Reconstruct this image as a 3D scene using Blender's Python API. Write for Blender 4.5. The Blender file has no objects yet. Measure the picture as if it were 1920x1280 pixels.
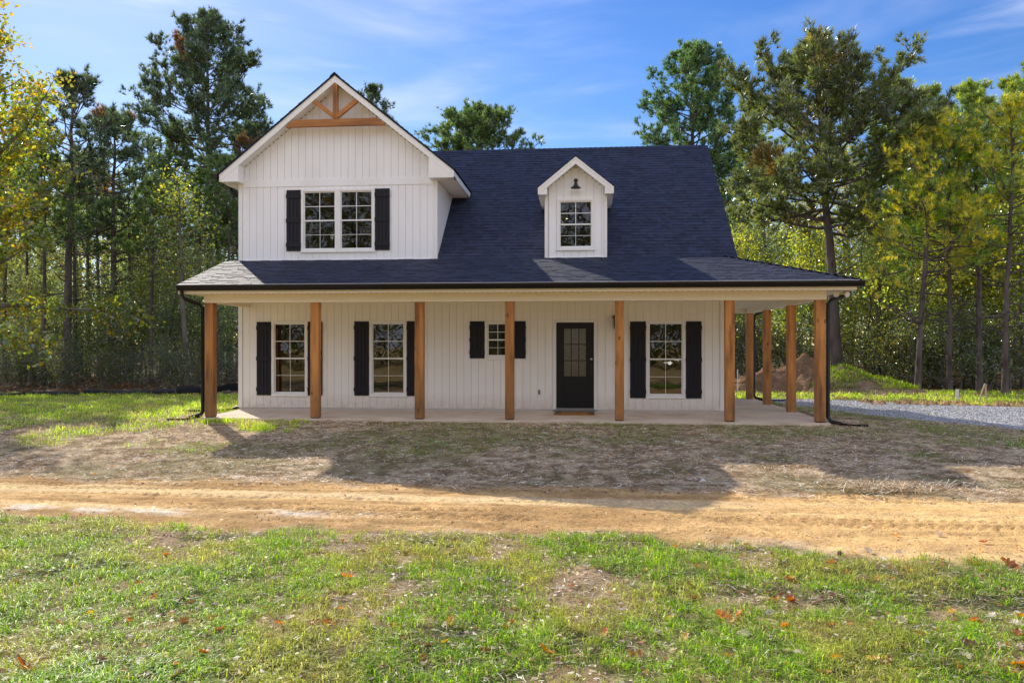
import bpy, math, random
import numpy as np
from mathutils import Vector, Matrix
sc = bpy.context.scene
COL = sc.collection
R = math.radians
random.seed(11)
rng = np.random.default_rng(7)

# ------------------------------------------------------------------ camera numbers (used to place trees on the ground)
F, HY, CZ = 1462.0, 647.0, 1.58
YAW = math.atan(132 / F)
SN, CS = math.sin(YAW), math.cos(YAW)
def at(px, Y):
    u = (px - 960) / F
    d = Y / (u * SN + CS)
    return d * (u * CS - SN)
def zat(px, py, Y):
    u = (px - 960) / F
    return CZ + (HY - py) / F * Y / (u * SN + CS)

# ------------------------------------------------------------------ noise
def vnoise(x, y, seed=0):
    x = np.asarray(x, float); y = np.asarray(y, float)
    xi = np.floor(x).astype(np.int64); yi = np.floor(y).astype(np.int64)
    xf = x - xi; yf = y - yi
    u = xf * xf * (3 - 2 * xf); v = yf * yf * (3 - 2 * yf)
    def h(a, b):
        n = (a * 374761393 + b * 668265263 + seed * 974711) & 0xFFFFFFFF
        n = ((n ^ (n >> 13)) * 1274126177) & 0xFFFFFFFF
        return ((n ^ (n >> 16)) & 0xFFFF) / 65535.0
    a = h(xi, yi); b = h(xi + 1, yi); c = h(xi, yi + 1); d = h(xi + 1, yi + 1)
    return (a * (1 - u) + b * u) * (1 - v) + (c * (1 - u) + d * u) * v
def fbm(x, y, seed=0, octv=4):
    s = 0; a = .5; t = 0
    for i in range(octv):
        s = s + a * vnoise(x * 2 ** i, y * 2 ** i, seed + i * 17); t += a; a *= .5
    return s / t
def sstep(a, b, x):
    t = np.clip((x - a) / (b - a), 0, 1)
    return t * t * (3 - 2 * t)

# ------------------------------------------------------------------ ground shape
_KY = np.array([-400., 0, 4, 8, 9.6, 11.2, 13.5, 16.4, 17, 30, 60, 600])
_KZ = np.array([-.1, -.1, -.1, -.14, -.26, -.33, -.2, -.075, -.07, -.1, -.2, -.2])
def gz(x, y):
    x = np.asarray(x, float); y = np.asarray(y, float)
    z = np.interp(y, _KY, _KZ)
    return z + .05 * (fbm(x * .35, y * .35, 5, 2) - .5) * sstep(.5, 3, np.abs(y - 17.5) * (np.abs(x + 1.7) < 8.5) + 9 * (np.abs(x + 1.7) >= 8.5))
def gzf(x, y): return float(gz(np.array([x]), np.array([y]))[0])

# ------------------------------------------------------------------ object helpers
def tag(o, label=None, cat=None, group=None, kind=None):
    for k, v in (('label', label), ('category', cat), ('group', group), ('kind', kind)):
        if v: o[k] = v
    return o
def empty(name, loc=(0, 0, 0), rz=0.0, sc_=1.0):
    o = bpy.data.objects.new(name, None); COL.objects.link(o)
    o.location = loc; o.rotation_euler = (0, 0, rz); o.scale = (sc_,) * 3
    o.empty_display_size = .2
    return o
def npmesh(name, verts, quads=None, tris=None, tint=None, dom='FACE', smooth=False):
    """numpy mesh: quads (n,4), tris (m,3); tint (faces or verts, 3)."""
    me = bpy.data.meshes.new(name)
    verts = np.asarray(verts, np.float32)
    nq = 0 if quads is None else len(quads); nt = 0 if tris is None else len(tris)
    li = []; ls = []
    off = 0
    if nq:
        li.append(np.asarray(quads, np.int32).ravel()); ls.append(np.arange(nq, dtype=np.int32) * 4); off = nq * 4
    if nt:
        li.append(np.asarray(tris, np.int32).ravel()); ls.append(off + np.arange(nt, dtype=np.int32) * 3)
    li = np.concatenate(li); ls = np.concatenate(ls)
    me.vertices.add(len(verts)); me.vertices.foreach_set('co', verts.ravel())
    me.loops.add(len(li)); me.loops.foreach_set('vertex_index', li)
    me.polygons.add(len(ls)); me.polygons.foreach_set('loop_start', ls)
    if smooth: me.polygons.foreach_set('use_smooth', np.ones(len(ls), bool))
    else: me.polygons.foreach_set('use_smooth', np.zeros(len(ls), bool))
    if tint is not None:
        a = me.attributes.new('tint', 'FLOAT_COLOR', dom)
        t = np.ones((len(tint), 4), np.float32); t[:, :3] = tint
        a.data.foreach_set('color', t.ravel())
    me.update(calc_edges=True)
    return me
def link(name, me, mat, parent=None):
    o = bpy.data.objects.new(name, me)
    COL.objects.link(o)
    if mat is not None and len(me.materials) == 0: me.materials.append(mat)
    if parent is not None: o.parent = parent
    return o

class MB:
    """collects shapes into ONE mesh (world coordinates minus the parent's origin)"""
    def __init__(s, org=(0, 0, 0)):
        s.v = []; s.f = []; s.t = []; s.o = Vector(org); s.sm = []
    def add(s, vs, fs, tint=(1, 1, 1), smooth=False):
        n = len(s.v)
        s.v += [tuple(Vector(v) - s.o) for v in vs]
        for f in fs:
            s.f.append(tuple(i + n for i in f)); s.t.append(tint); s.sm.append(smooth)
        return s
    def box(s, x0, x1, y0, y1, z0, z1, tint=(1, 1, 1)):
        vs = [(x, y, z) for z in (z0, z1) for y in (y0, y1) for x in (x0, x1)]
        return s.add(vs, [(0, 2, 3, 1), (4, 5, 7, 6), (0, 1, 5, 4), (1, 3, 7, 5), (3, 2, 6, 7), (2, 0, 4, 6)], tint)
    def hexa(s, b, t, tint=(1, 1, 1)):
        """b, t: 4 bottom and 4 top points in the same order"""
        return s.add(list(b) + list(t), [(3, 2, 1, 0), (4, 5, 6, 7), (0, 1, 5, 4), (1, 2, 6, 5), (2, 3, 7, 6), (3, 0, 4, 7)], tint)
    def prism(s, pts, d, tint=(1, 1, 1)):
        """polygon pts extruded by vector d"""
        d = Vector(d); n = len(pts)
        a = [Vector(p) for p in pts]; b = [p + d for p in a]
        return s.add(a + b, [tuple(range(n))[::-1], tuple(range(n, 2 * n))] + [(i, (i + 1) % n, n + (i + 1) % n, n + i) for i in range(n)], tint)
    def tube(s, pts, rad, n=8, tint=(1, 1, 1), cap=True, flat=1.0):
        pts = [Vector(p) for p in pts]
        if not hasattr(rad, '__len__'): rad = [rad] * len(pts)
        rings = []; up = None
        for i, p in enumerate(pts):
            d = (pts[min(i + 1, len(pts) - 1)] - pts[max(i - 1, 0)]).normalized()
            if up is None: up = Vector((0, 0, 1)) if abs(d.z) < .9 else Vector((1, 0, 0))
            a = d.cross(up).normalized(); b = a.cross(d).normalized(); up = b
            rings.append([p + (a * math.cos(q) + b * math.sin(q) * flat) * rad[i] for q in [2 * math.pi * k / n for k in range(n)]])
        vs = [v for r in rings for v in r]; fs = []
        for i in range(len(pts) - 1):
            for k in range(n):
                fs.append((i * n + k, i * n + (k + 1) % n, (i + 1) * n + (k + 1) % n, (i + 1) * n + k))
        s.add(vs, fs, tint, True)
        if cap:
            s.add(rings[0], [tuple(range(n))[::-1]], tint); s.add(rings[-1], [tuple(range(n))], tint)
        return s
    def lathe(s, prof, c, axis='z', n=20, tint=(1, 1, 1)):
        vs = []; fs = []; m = len(prof)
        for k in range(n):
            q = 2 * math.pi * k / n
            for r, h in prof:
                p = (r * math.cos(q), r * math.sin(q), h)
                if axis == 'y': p = (p[0], p[2], p[1])
                if axis == 'x': p = (p[2], p[0], p[1])
                vs.append(Vector(c) + Vector(p))
        for k in range(n):
            for i in range(m - 1):
                fs.append((k * m + i, ((k + 1) % n) * m + i, ((k + 1) % n) * m + i + 1, k * m + i + 1))
        return s.add(vs, fs, tint, True)
    def build(s, name, mat, parent=None, bevel=0):
        me = bpy.data.meshes.new(name)
        me.from_pydata(s.v, [], s.f)
        me.polygons.foreach_set('use_smooth', s.sm)
        a = me.attributes.new('tint', 'FLOAT_COLOR', 'FACE')
        t = np.ones((len(s.f), 4), np.float32); t[:, :3] = np.array(s.t, np.float32).reshape(-1, 3)
        a.data.foreach_set('color', t.ravel())
        me.update()
        o = link(name, me, mat, parent)
        if bevel:
            b = o.modifiers.new('b', 'BEVEL'); b.width = bevel; b.segments = 2; b.limit_method = 'ANGLE'
        return o

# ------------------------------------------------------------------ materials
def newmat(name):
    m = bpy.data.materials.new(name); m.use_nodes = True
    nt = m.node_tree; nt.nodes.clear()
    out = nt.nodes.new('ShaderNodeOutputMaterial')
    return m, nt, out
def N(nt, t, **kw):
    n = nt.nodes.new(t)
    for k, v in kw.items(): setattr(n, k, v)
    return n
def surf(name, base, rough=.6, spec=.3, var=.12, vscale=6.0, vstretch=(1, 1, 1), bump=0.0, bscale=60.0, bstretch=(1, 1, 1), attr=False,
         dirt=None, metallic=0.0, coat=0.0, bdist=.01, orand=0.0, foot_tone=None, knots=0.0):
    """principled surface: base colour (or tint attribute) broken by noise, with noise bump"""
    m, nt, out = newmat(name); L = nt.links
    p = N(nt, 'ShaderNodeBsdfPrincipled')
    L.new(p.outputs[0], out.inputs[0])
    p.inputs['Roughness'].default_value = rough; p.inputs['Specular IOR Level'].default_value = spec
    p.inputs['Metallic'].default_value = metallic
    if coat: p.inputs['Coat Weight'].default_value = coat
    tc = N(nt, 'ShaderNodeTexCoord')
    vec = tc.outputs['Object']
    if orand:                       # no two objects share their grain
        oi0 = N(nt, 'ShaderNodeObjectInfo'); sh = N(nt, 'ShaderNodeVectorMath', operation='SCALE'); sh.inputs[0].default_value = (31, 17, 23)
        L.new(oi0.outputs['Random'], sh.inputs['Scale']); av = N(nt, 'ShaderNodeVectorMath', operation='ADD'); L.new(vec, av.inputs[0]); L.new(sh.outputs[0], av.inputs[1]); vec = av.outputs[0]
    def noise(scale, stretch, detail=5):
        mp = N(nt, 'ShaderNodeMapping'); mp.inputs['Scale'].default_value = stretch
        L.new(vec, mp.inputs[0])
        n = N(nt, 'ShaderNodeTexNoise'); n.inputs['Scale'].default_value = scale; n.inputs['Detail'].default_value = detail
        L.new(mp.outputs[0], n.inputs['Vector']); return n
    n1 = noise(vscale, vstretch)
    mr = N(nt, 'ShaderNodeMapRange'); mr.inputs[1].default_value = .25; mr.inputs[2].default_value = .75
    mr.inputs[3].default_value = 1 - var; mr.inputs[4].default_value = 1 + var
    L.new(n1.outputs[0], mr.inputs[0])
    mx = N(nt, 'ShaderNodeMix', data_type='RGBA', blend_type='MULTIPLY'); mx.inputs[0].default_value = 1
    mx.inputs['A'].default_value = (*base, 1)
    L.new(mr.outputs[0], mx.inputs['B'])
    col = mx.outputs['Result']
    if attr:
        a = N(nt, 'ShaderNodeAttribute', attribute_name='tint')
        m2 = N(nt, 'ShaderNodeMix', data_type='RGBA', blend_type='MULTIPLY'); m2.inputs[0].default_value = 1
        L.new(col, m2.inputs['A']); L.new(a.outputs['Color'], m2.inputs['B']); col = m2.outputs['Result']
    if dirt:
        n3 = noise(dirt[3], dirt[4] if len(dirt) > 4 else (1, 1, 1), 6)
        r3 = N(nt, 'ShaderNodeMapRange'); r3.inputs[1].default_value = .5; r3.inputs[2].default_value = .72; r3.inputs[4].default_value = dirt[5] if len(dirt) > 5 else .5
        L.new(n3.outputs[0], r3.inputs[0])
        m3 = N(nt, 'ShaderNodeMix', data_type='RGBA'); L.new(r3.outputs[0], m3.inputs[0]); L.new(col, m3.inputs['A'])
        m3.inputs['B'].default_value = (*dirt[:3], 1); col = m3.outputs['Result']
    if orand:                       # each object a little lighter or darker
        oi = N(nt, 'ShaderNodeObjectInfo'); ro = N(nt, 'ShaderNodeMapRange'); ro.inputs[3].default_value = 1 - orand; ro.inputs[4].default_value = 1 + orand
        L.new(oi.outputs['Random'], ro.inputs[0])
        m4 = N(nt, 'ShaderNodeMix', data_type='RGBA', blend_type='MULTIPLY'); m4.inputs[0].default_value = 1
        L.new(col, m4.inputs['A']); L.new(ro.outputs[0], m4.inputs['B']); col = m4.outputs['Result']
    if knots:                      # dark round knots
        mk = N(nt, 'ShaderNodeMapping'); mk.inputs['Scale'].default_value = (1, 1, .55); L.new(vec, mk.inputs[0])
        vk = N(nt, 'ShaderNodeTexVoronoi'); vk.inputs['Scale'].default_value = knots; L.new(mk.outputs[0], vk.inputs['Vector'])
        rk = N(nt, 'ShaderNodeMapRange'); rk.inputs[1].default_value = .16; rk.inputs[2].default_value = .08; rk.inputs[4].default_value = .85
        L.new(vk.outputs['Distance'], rk.inputs[0])
        mk2 = N(nt, 'ShaderNodeMix', data_type='RGBA'); L.new(rk.outputs[0], mk2.inputs[0]); L.new(col, mk2.inputs['A']); mk2.inputs['B'].default_value = (.11, .04, .015, 1); col = mk2.outputs['Result']
    if foot_tone:                      # soil splash on siding; on posts, darker towards the foot
        sz = N(nt, 'ShaderNodeSeparateXYZ'); L.new(tc.outputs['Object'], sz.inputs[0])
        r5 = N(nt, 'ShaderNodeMapRange'); r5.inputs[1].default_value = foot_tone[3]; r5.inputs[2].default_value = 0.0; r5.inputs[4].default_value = foot_tone[4]
        L.new(sz.outputs['Z'], r5.inputs[0])
        n5 = noise(7, (1, 1, 1), 6); mu = N(nt, 'ShaderNodeMath', operation='MULTIPLY'); L.new(r5.outputs[0], mu.inputs[0]); L.new(n5.outputs[0], mu.inputs[1])
        m5 = N(nt, 'ShaderNodeMix', data_type='RGBA'); L.new(mu.outputs[0], m5.inputs[0]); L.new(col, m5.inputs['A']); m5.inputs['B'].default_value = (*foot_tone[:3], 1); col = m5.outputs['Result']
    L.new(col, p.inputs['Base Color'])
    if bump:
        n2 = noise(bscale, bstretch, 6)
        b = N(nt, 'ShaderNodeBump'); b.inputs['Strength'].default_value = bump; b.inputs['Distance'].default_value = bdist
        L.new(n2.outputs[0], b.inputs['Height']); L.new(b.outputs[0], p.inputs['Normal'])
    return m
def foliage(name, trans=.5, gloss=.06, rough=.4):
    """leaf surface: tint attribute times object colour, diffuse plus translucent plus a little sheen"""
    m, nt, out = newmat(name); L = nt.links
    a = N(nt, 'ShaderNodeAttribute', attribute_name='tint')
    oi = N(nt, 'ShaderNodeObjectInfo')
    mx = N(nt, 'ShaderNodeMix', data_type='RGBA', blend_type='MULTIPLY'); mx.inputs[0].default_value = 1
    L.new(a.outputs['Color'], mx.inputs['A']); L.new(oi.outputs['Color'], mx.inputs['B'])
    d = N(nt, 'ShaderNodeBsdfDiffuse'); t = N(nt, 'ShaderNodeBsdfTranslucent'); g = N(nt, 'ShaderNodeBsdfGlossy')
    g.inputs['Roughness'].default_value = rough; g.inputs['Color'].default_value = (.9, .95, 1, 1)
    hs = N(nt, 'ShaderNodeHueSaturation'); hs.inputs['Saturation'].default_value = 1.12; hs.inputs['Value'].default_value = 3.3
    L.new(mx.outputs['Result'], d.inputs[0]); L.new(mx.outputs['Result'], hs.inputs['Color']); L.new(hs.outputs[0], t.inputs[0])
    s1 = N(nt, 'ShaderNodeMixShader'); s1.inputs[0].default_value = trans
    s2 = N(nt, 'ShaderNodeMixShader'); s2.inputs[0].default_value = gloss
    L.new(d.outputs[0], s1.inputs[1]); L.new(t.outputs[0], s1.inputs[2])
    L.new(s1.outputs[0], s2.inputs[1]); L.new(g.outputs[0], s2.inputs[2]); L.new(s2.outputs[0], out.inputs[0])
    return m

M = {}
M['siding'] = surf('white_vinyl', (.93, .93, .93), .45, .3, .03, 1.2, (1, 1, .25), .03, 40, (1, 1, .15), dirt=(.62, .56, .47, 1.3, (1, 1, .35), .22))
M['siding_porch'] = surf('white_vinyl_warm_bounce', (.95, .925, .87), .45, .3, .03, 1.2, (1, 1, .25), .03, 40, (1, 1, .15), foot_tone=(.45, .27, .14, .45, .8), dirt=(.70, .62, .50, 1.3, (1, 1, .35), .14))  # white siding with the warm ground bounce under the porch painted in
M['trim_bounce'] = surf('white_trim_warm_bounce', (.92, .82, .61), .5, .3, .03, 2.0)  # white trim, warm light bounced off the ground put into its colour
M['trim'] = surf('white_trim', (.88, .87, .84), .4, .35, .025, 2.0, bump=.02, bscale=30)
M['soffit'] = surf('white_soffit', (.88, .86, .82), .5, .3, .03, 2.0)
M['sheath'] = surf('wall_sheathing', (.66, .63, .58), .8, .1, .05)
M['frame'] = surf('window_vinyl', (.88, .87, .84), .35, .4, .02)
M['dark'] = surf('black_paint', (.010, .010, .012), .4, .3, .15, 8)
M['shutter'] = surf('shutter_black', (.013, .0125, .018), .5, .28, .2, 5, (1, 1, .2), .05, 80, (1, 1, .1))
M['bronze'] = surf('bronze_metal', (.016, .013, .011), .4, .3, .12, 3)
M['blackmetal'] = surf('black_metal', (.01, .01, .012), .3, .5, .1, 4)
M['cedar'] = surf('cedar_wood', (.47, .20, .055), .5, .3, .38, 9, (1, 1, .10), .3, 40, (1, 1, .06), orand=.22, knots=4.5, foot_tone=(.14, .085, .055, 1.1, 1.0), dirt=(.15, .058, .02, 6.5, (1, 1, .16), .9))
M['cedarx'] = surf('cedar_wood_level', (.44, .185, .055), .55, .3, .28, 7, (.12, 1, 1), .2, 40, (.06, 1, 1), dirt=(.2, .085, .03, 5, (.28, 1, 1), .6))
M['concrete'] = surf('porch_concrete', (.70, .57, .44), .8, .2, .10, 1.6, bump=.12, bscale=120, dirt=(.48, .34, .21, 1.4, (1, 1, 1), .55))
M['found'] = surf('foundation_concrete', (.38, .33, .28), .85, .2, .15, 3, bump=.2, bscale=40)
M['shingle'] = surf('shingle_slate', (.030, .037, .066), .70, .31, .25, 9, bump=.5, bscale=220, attr=True, bdist=.004)
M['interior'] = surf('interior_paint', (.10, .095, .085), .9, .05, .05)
M['bark'] = surf('pine_bark', (.135, .108, .098), .9, .1, .5, 3.5, (1, 1, .35), .9, 9, (1, 1, .3), bdist=.05, attr=True)
M['greybark'] = surf('grey_bark', (.19, .165, .14), .9, .1, .35, 3, (1, 1, .3), .6, 14, (1, 1, .3), bdist=.03, attr=True)
M['needle'] = foliage('pine_needles', .46, .10, .32)
M['leaf'] = foliage('tree_leaves', .66, .13, .25)
M['grass'] = foliage('grass_blades', .5, .03, .35)
M['straw'] = foliage('dry_straw', .2, .06, .4)
M['deadleaf'] = foliage('fallen_leaf', .25, .05, .45)
M['fabric'] = surf('silt_fabric', (.012, .014, .022), .5, .4, .3, 2.5, bump=.5, bscale=5, bdist=.05)
M['stake'] = surf('raw_pine_stake', (.55, .42, .27), .7, .2, .2, 10, (1, 1, .1))
M['pvc'] = surf('white_pvc', (.78, .77, .74), .4, .4, .04)
M['soil'] = surf('heaped_soil', (.235, .145, .085), .95, .05, .5, 3.0, bump=1.0, bscale=7, bdist=.12, dirt=(.14, .08, .05, 6, (1, 1, 1), .8))
M['coir'] = surf('coir_mat', (.40, .21, .075), .95, .05, .3, 40, bump=.6, bscale=200)
M['stone'] = surf('gravel_stone', (.42, .42, .43), .8, .2, .35, 11, attr=True)
M['drain'] = surf('black_plastic', (.010, .010, .010), .85, .08, .1)
def glass_mat(name, bumpy=0.0, tint=(.75, .78, .76), refl=1.9):
    m, nt, out = newmat(name); L = nt.links
    tr = N(nt, 'ShaderNodeBsdfTransparent'); tr.inputs[0].default_value = (*tint, 1)
    g = N(nt, 'ShaderNodeBsdfGlossy'); g.inputs['Roughness'].default_value = .012 if not bumpy else .05
    fr = N(nt, 'ShaderNodeFresnel'); fr.inputs['IOR'].default_value = refl
    mx = N(nt, 'ShaderNodeMixShader')
    L.new(fr.outputs[0], mx.inputs[0]); L.new(tr.outputs[0], mx.inputs[1]); L.new(g.outputs[0], mx.inputs[2]); L.new(mx.outputs[0], out.inputs[0])
    tc = N(nt, 'ShaderNodeTexCoord'); n = N(nt, 'ShaderNodeTexNoise'); n.inputs['Scale'].default_value = 28 if bumpy else 1.7
    n.inputs['Detail'].default_value = 2
    b = N(nt, 'ShaderNodeBump'); b.inputs['Strength'].default_value = bumpy if bumpy else .12; b.inputs['Distance'].default_value = .02
    L.new(tc.outputs['Object'], n.inputs['Vector']); L.new(n.outputs[0], b.inputs['Height']); L.new(b.outputs[0], g.inputs['Normal'])
    return m
M['glass'] = glass_mat('window_glass', tint=(.5,.53,.51), refl=1.85)
M['rain_glass'] = glass_mat('door_textured_glass', .35, (.42, .43, .42), 2.3)
M['lens'] = surf('lamp_lens', (.85, .80, .72), .25, .5, .02)
def emis(name, c, s):
    m, nt, out = newmat(name); e = N(nt, 'ShaderNodeEmission'); e.inputs[0].default_value = (*c, 1); e.inputs[1].default_value = s
    nt.links.new(e.outputs[0], out.inputs[0]); return m
M['bulb'] = emis('lit_bulb', (1, .8, .5), 6)
# =================================================================== HOUSE
W = 18.6; XL = -8.45; XR = 3.29; YB = 27.4
HO = (-2.6, 18.6, 0.0)
house = tag(empty('house', HO), 'white two-storey farmhouse with navy shingle roof, dormer and wraparound porch on cedar posts', 'house')
def mb(): return MB(HO)
FRONT = lambda u, z, n: (u, W - n, z)
def boards(m, x0, x1, zb, zt, holes=(), mp=FRONT, pitch=.178, gap=.006, th=.009, x_start=None):
    fz = zt if callable(zt) else (lambda x: zt)
    k = 0
    a = x0 if x_start is None else x_start
    while a < x1 - .01:
        b = min(a + pitch, x1)
        lo, hi = max(a + gap / 2, x0), b - gap / 2
        cuts = sorted({lo, hi} | {h[i] for h in holes for i in (0, 1) if lo < h[i] < hi})
        if not callable(zt): pass
        for c0, c1 in zip(cuts, cuts[1:]):
            if c1 - c0 < .004: continue
            mid = (c0 + c1) / 2
            zs = [(zb, None)]
            hh = sorted([h for h in holes if h[0] <= mid <= h[1]], key=lambda h: h[2])
            segs = []; z = zb
            for h in hh:
                if h[2] > z + .005: segs.append((z, h[2], h[2]))
                z = max(z, h[3])
            t0, t1 = fz(c0), fz(c1)
            if max(t0, t1) > z + .005: segs.append((z, max(t0, z), max(t1, z)))
            for s0, e0, e1 in segs:
                m.hexa([mp(c0, s0, 0), mp(c1, s0, 0), mp(c1, s0, -th), mp(c0, s0, -th)],
                       [mp(c0, e0, 0), mp(c1, e1, 0), mp(c1, e1, -th), mp(c0, e0, -th)])
        a = b
def sheet(m, x0, x1, zb, zt, holes=(), mp=FRONT, n0=-.015, n1=-.06):
    """rectangular panel with rectangular holes"""
    xs = sorted({x0, x1} | {h[i] for h in holes for i in (0, 1)}); zs = sorted({zb, zt} | {h[i] for h in holes for i in (2, 3)})
    for a, b in zip(xs, xs[1:]):
        for c, d in zip(zs, zs[1:]):
            if any(h[0] <= (a + b) / 2 <= h[1] and h[2] <= (c + d) / 2 <= h[3] for h in holes): continue
            m.hexa([mp(a, c, n0), mp(b, c, n0), mp(b, c, n1), mp(a, c, n1)], [mp(a, d, n0), mp(b, d, n0), mp(b, d, n1), mp(a, d, n1)])

# windows: x0, x1, z0, z1
WIN = [(-7.622, -6.708, .339, 2.175), (-5.160, -4.243, .339, 2.175), (-2.331, -1.715, 1.251, 2.166), (1.496, 2.409, .339, 2.165)]
UPW = [(-6.872, -5.9525, 3.858, 5.40), (-5.9505, -5.031, 3.858, 5.40)]
DMW = (-.605, .286, 3.841, 5.062)
shr = lambda w, e=.05: (w[0] + e, w[1] - e, w[2] + e, w[3] - e)
DOOR = (-.66, .30, 0.05, 2.15)
# ---- gable numbers
GC, GH, GZ0, GZ1 = -5.915, 2.885, 5.76, 8.09
GS = (GZ1 - GZ0) / GH
gline = lambda x, off=0: GZ1 - GS * abs(x - GC) - off
GXR = -3.50                                     # upper wall's other corner
DC, DH, DZ0, DZ1 = -.156, .887, 5.28, 6.0
DS = (DZ1 - DZ0) / DH
dline = lambda x, off=0: DZ1 - DS * abs(x - DC) - off
RS = .845; RZ = 3.64; RIDGE_Y = 23.0
rz_ = lambda y: RZ + RS * (y - W) if y < RIDGE_Y else RZ + RS * (2 * RIDGE_Y - W - y)
# ---- lower wall
holes = [shr(w) for w in WIN] + [DOOR]
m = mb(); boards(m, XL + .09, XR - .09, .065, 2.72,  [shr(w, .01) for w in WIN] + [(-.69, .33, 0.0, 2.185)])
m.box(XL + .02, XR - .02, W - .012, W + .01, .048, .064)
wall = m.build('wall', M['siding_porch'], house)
m = mb(); sheet(m, XL, XR, 0.0, 3.55, holes); m.build('sheathing', M['sheath'], wall)
# ---- side and back walls (board siding as well)
m = mb(); boards(m, W + .09, YB, .065, lambda y: min(rz_(y) - .15, 7.3), (), lambda u, z, n: (XR + n, u, z)); 
m.prism([(XR - .06, W + .07, .0), (XR - .06, YB, 0), (XR - .06, YB, 3.5), (XR - .06, RIDGE_Y, 7.15), (XR - .06, W + .07, 3.5)], (.045, 0, 0)); m.build('wall', M['siding'], house)
m = mb(); boards(m, W + .09, YB, .065, 5.55, (), lambda u, z, n: (XL - n, u, z)); m.box(XL + .015, XL + .06, W + .07, YB, 0, 5.6); m.build('wall', M['siding'], house)
m = mb(); boards(m, XL, XR, .065, lambda x: max(3.5, gline(x, .2) if x < GXR else 0), (), lambda u, z, n: (u, YB + n, z))
m.prism([(XL, YB - .06, 0), (XR, YB - .06, 0), (XR, YB - .06, 3.5), (GXR, YB - .06, 3.5), (GXR, YB - .06, gline(GXR, .2)), (GC, YB - .06, GZ1 - .2), (XL, YB - .06, gline(XL, .2))], (0, .045, 0)); m.build('wall', M['siding'], house)
# ---- corner boards of the lower storey
for x0, x1 in ((XL - .02, XL + .085), (XR - .085, XR + .02)):
    m = mb(); m.box(x0, x1, W - .022, W + .07, .05, 2.72); m.build('corner_board', M['trim'], house, .004)
# ---- foundation and porch slab
m = mb(); m.box(XL + .03, XR - .03, W + .02, YB - .03, -.4, .046); m.build('foundation', M['found'], house)
m = mb()
m.hexa([(XL + .02, 16.56, -.4), (5.09, 16.56, -.4), (5.09, W + .019, -.4), (XL + .02, W + .019, -.4)], [(XL + .02, 16.56, -.025), (5.09, 16.56, -.025), (5.09, W + .019, 0), (XL + .02, W + .019, 0)])
m.hexa([(XR + .0, W + .019, -.4), (5.09, W + .019, -.4), (5.09, 23.8, -.4), (XR, 23.8, -.4)], [(XR, W + .019, 0), (5.09, W + .019, -.0), (5.09, 23.8, -.01), (XR, 23.8, -.01)])
slab = m.build('porch_slab', M['concrete'], house)
# ---- posts
PX = [-8.36, -5.955, -3.625, -1.655, .69, 2.985, 4.83]
for i, (x, y) in enumerate([(x, 16.65) for x in PX] + [(4.83, 18.905), (4.83, 21.31), (4.83, 23.518)]):
    m = mb(); m.box(x, x + .19, y, y + .19, .012 - .025, 2.52)
    # each stick gets its own grain: the object sits at its own origin
    o = MB((x + .1, y + .1, 0)); o.box(x, x + .19, y, y + .19, -.004, 2.52)
    p = o.build('porch_post', M['cedar'], house, .006); p.location = (x + .1 - HO[0], y + .1 - HO[1], 0)
    o = MB((x + .1, y + .1, 0)); o.box(x + .014, x + .176, y + .014, y + .176, -.03, -.005); o.build('post_base', M['drain'], p)
# ---- beams, ceiling, soffit, fascia
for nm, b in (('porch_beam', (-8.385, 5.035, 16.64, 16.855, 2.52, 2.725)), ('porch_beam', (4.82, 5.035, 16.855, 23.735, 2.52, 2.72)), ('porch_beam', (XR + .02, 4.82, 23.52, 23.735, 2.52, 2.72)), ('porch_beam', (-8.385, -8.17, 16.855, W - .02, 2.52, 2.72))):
    m = mb(); m.box(*b); m.build(nm, M['trim_bounce'], house, .005)
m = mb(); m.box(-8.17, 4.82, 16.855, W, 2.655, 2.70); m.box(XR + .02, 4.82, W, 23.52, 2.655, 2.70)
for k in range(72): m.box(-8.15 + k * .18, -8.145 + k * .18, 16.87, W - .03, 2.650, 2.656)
m.build('porch_ceiling', M['trim_bounce'], house)
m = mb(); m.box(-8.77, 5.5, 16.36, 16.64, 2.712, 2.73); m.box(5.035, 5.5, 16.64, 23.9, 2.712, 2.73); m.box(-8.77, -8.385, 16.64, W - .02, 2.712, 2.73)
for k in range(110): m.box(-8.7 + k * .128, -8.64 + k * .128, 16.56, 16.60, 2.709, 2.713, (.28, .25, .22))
m.build('porch_soffit', surf('vented_soffit', (.90, .80, .60), .5, .3, .03, attr=True), house)  # soffit colour carries the same painted warm bounce
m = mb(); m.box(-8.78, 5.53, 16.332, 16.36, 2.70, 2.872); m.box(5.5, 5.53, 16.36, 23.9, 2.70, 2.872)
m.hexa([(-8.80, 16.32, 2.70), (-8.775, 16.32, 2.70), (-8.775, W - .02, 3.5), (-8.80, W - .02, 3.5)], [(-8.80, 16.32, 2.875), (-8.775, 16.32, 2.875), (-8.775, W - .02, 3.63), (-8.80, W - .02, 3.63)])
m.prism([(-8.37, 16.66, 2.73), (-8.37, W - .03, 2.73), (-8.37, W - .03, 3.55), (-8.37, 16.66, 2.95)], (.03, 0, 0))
m.build('fascia', M['trim_bounce'], house)
m = mb(); m.box(-8.79, 5.54, 16.21, 16.33, 2.886, 2.892); m.build('lit_drip_edge', M['trim'], house)  # drip edge kept white to paint the sunlit line above the gutter
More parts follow.
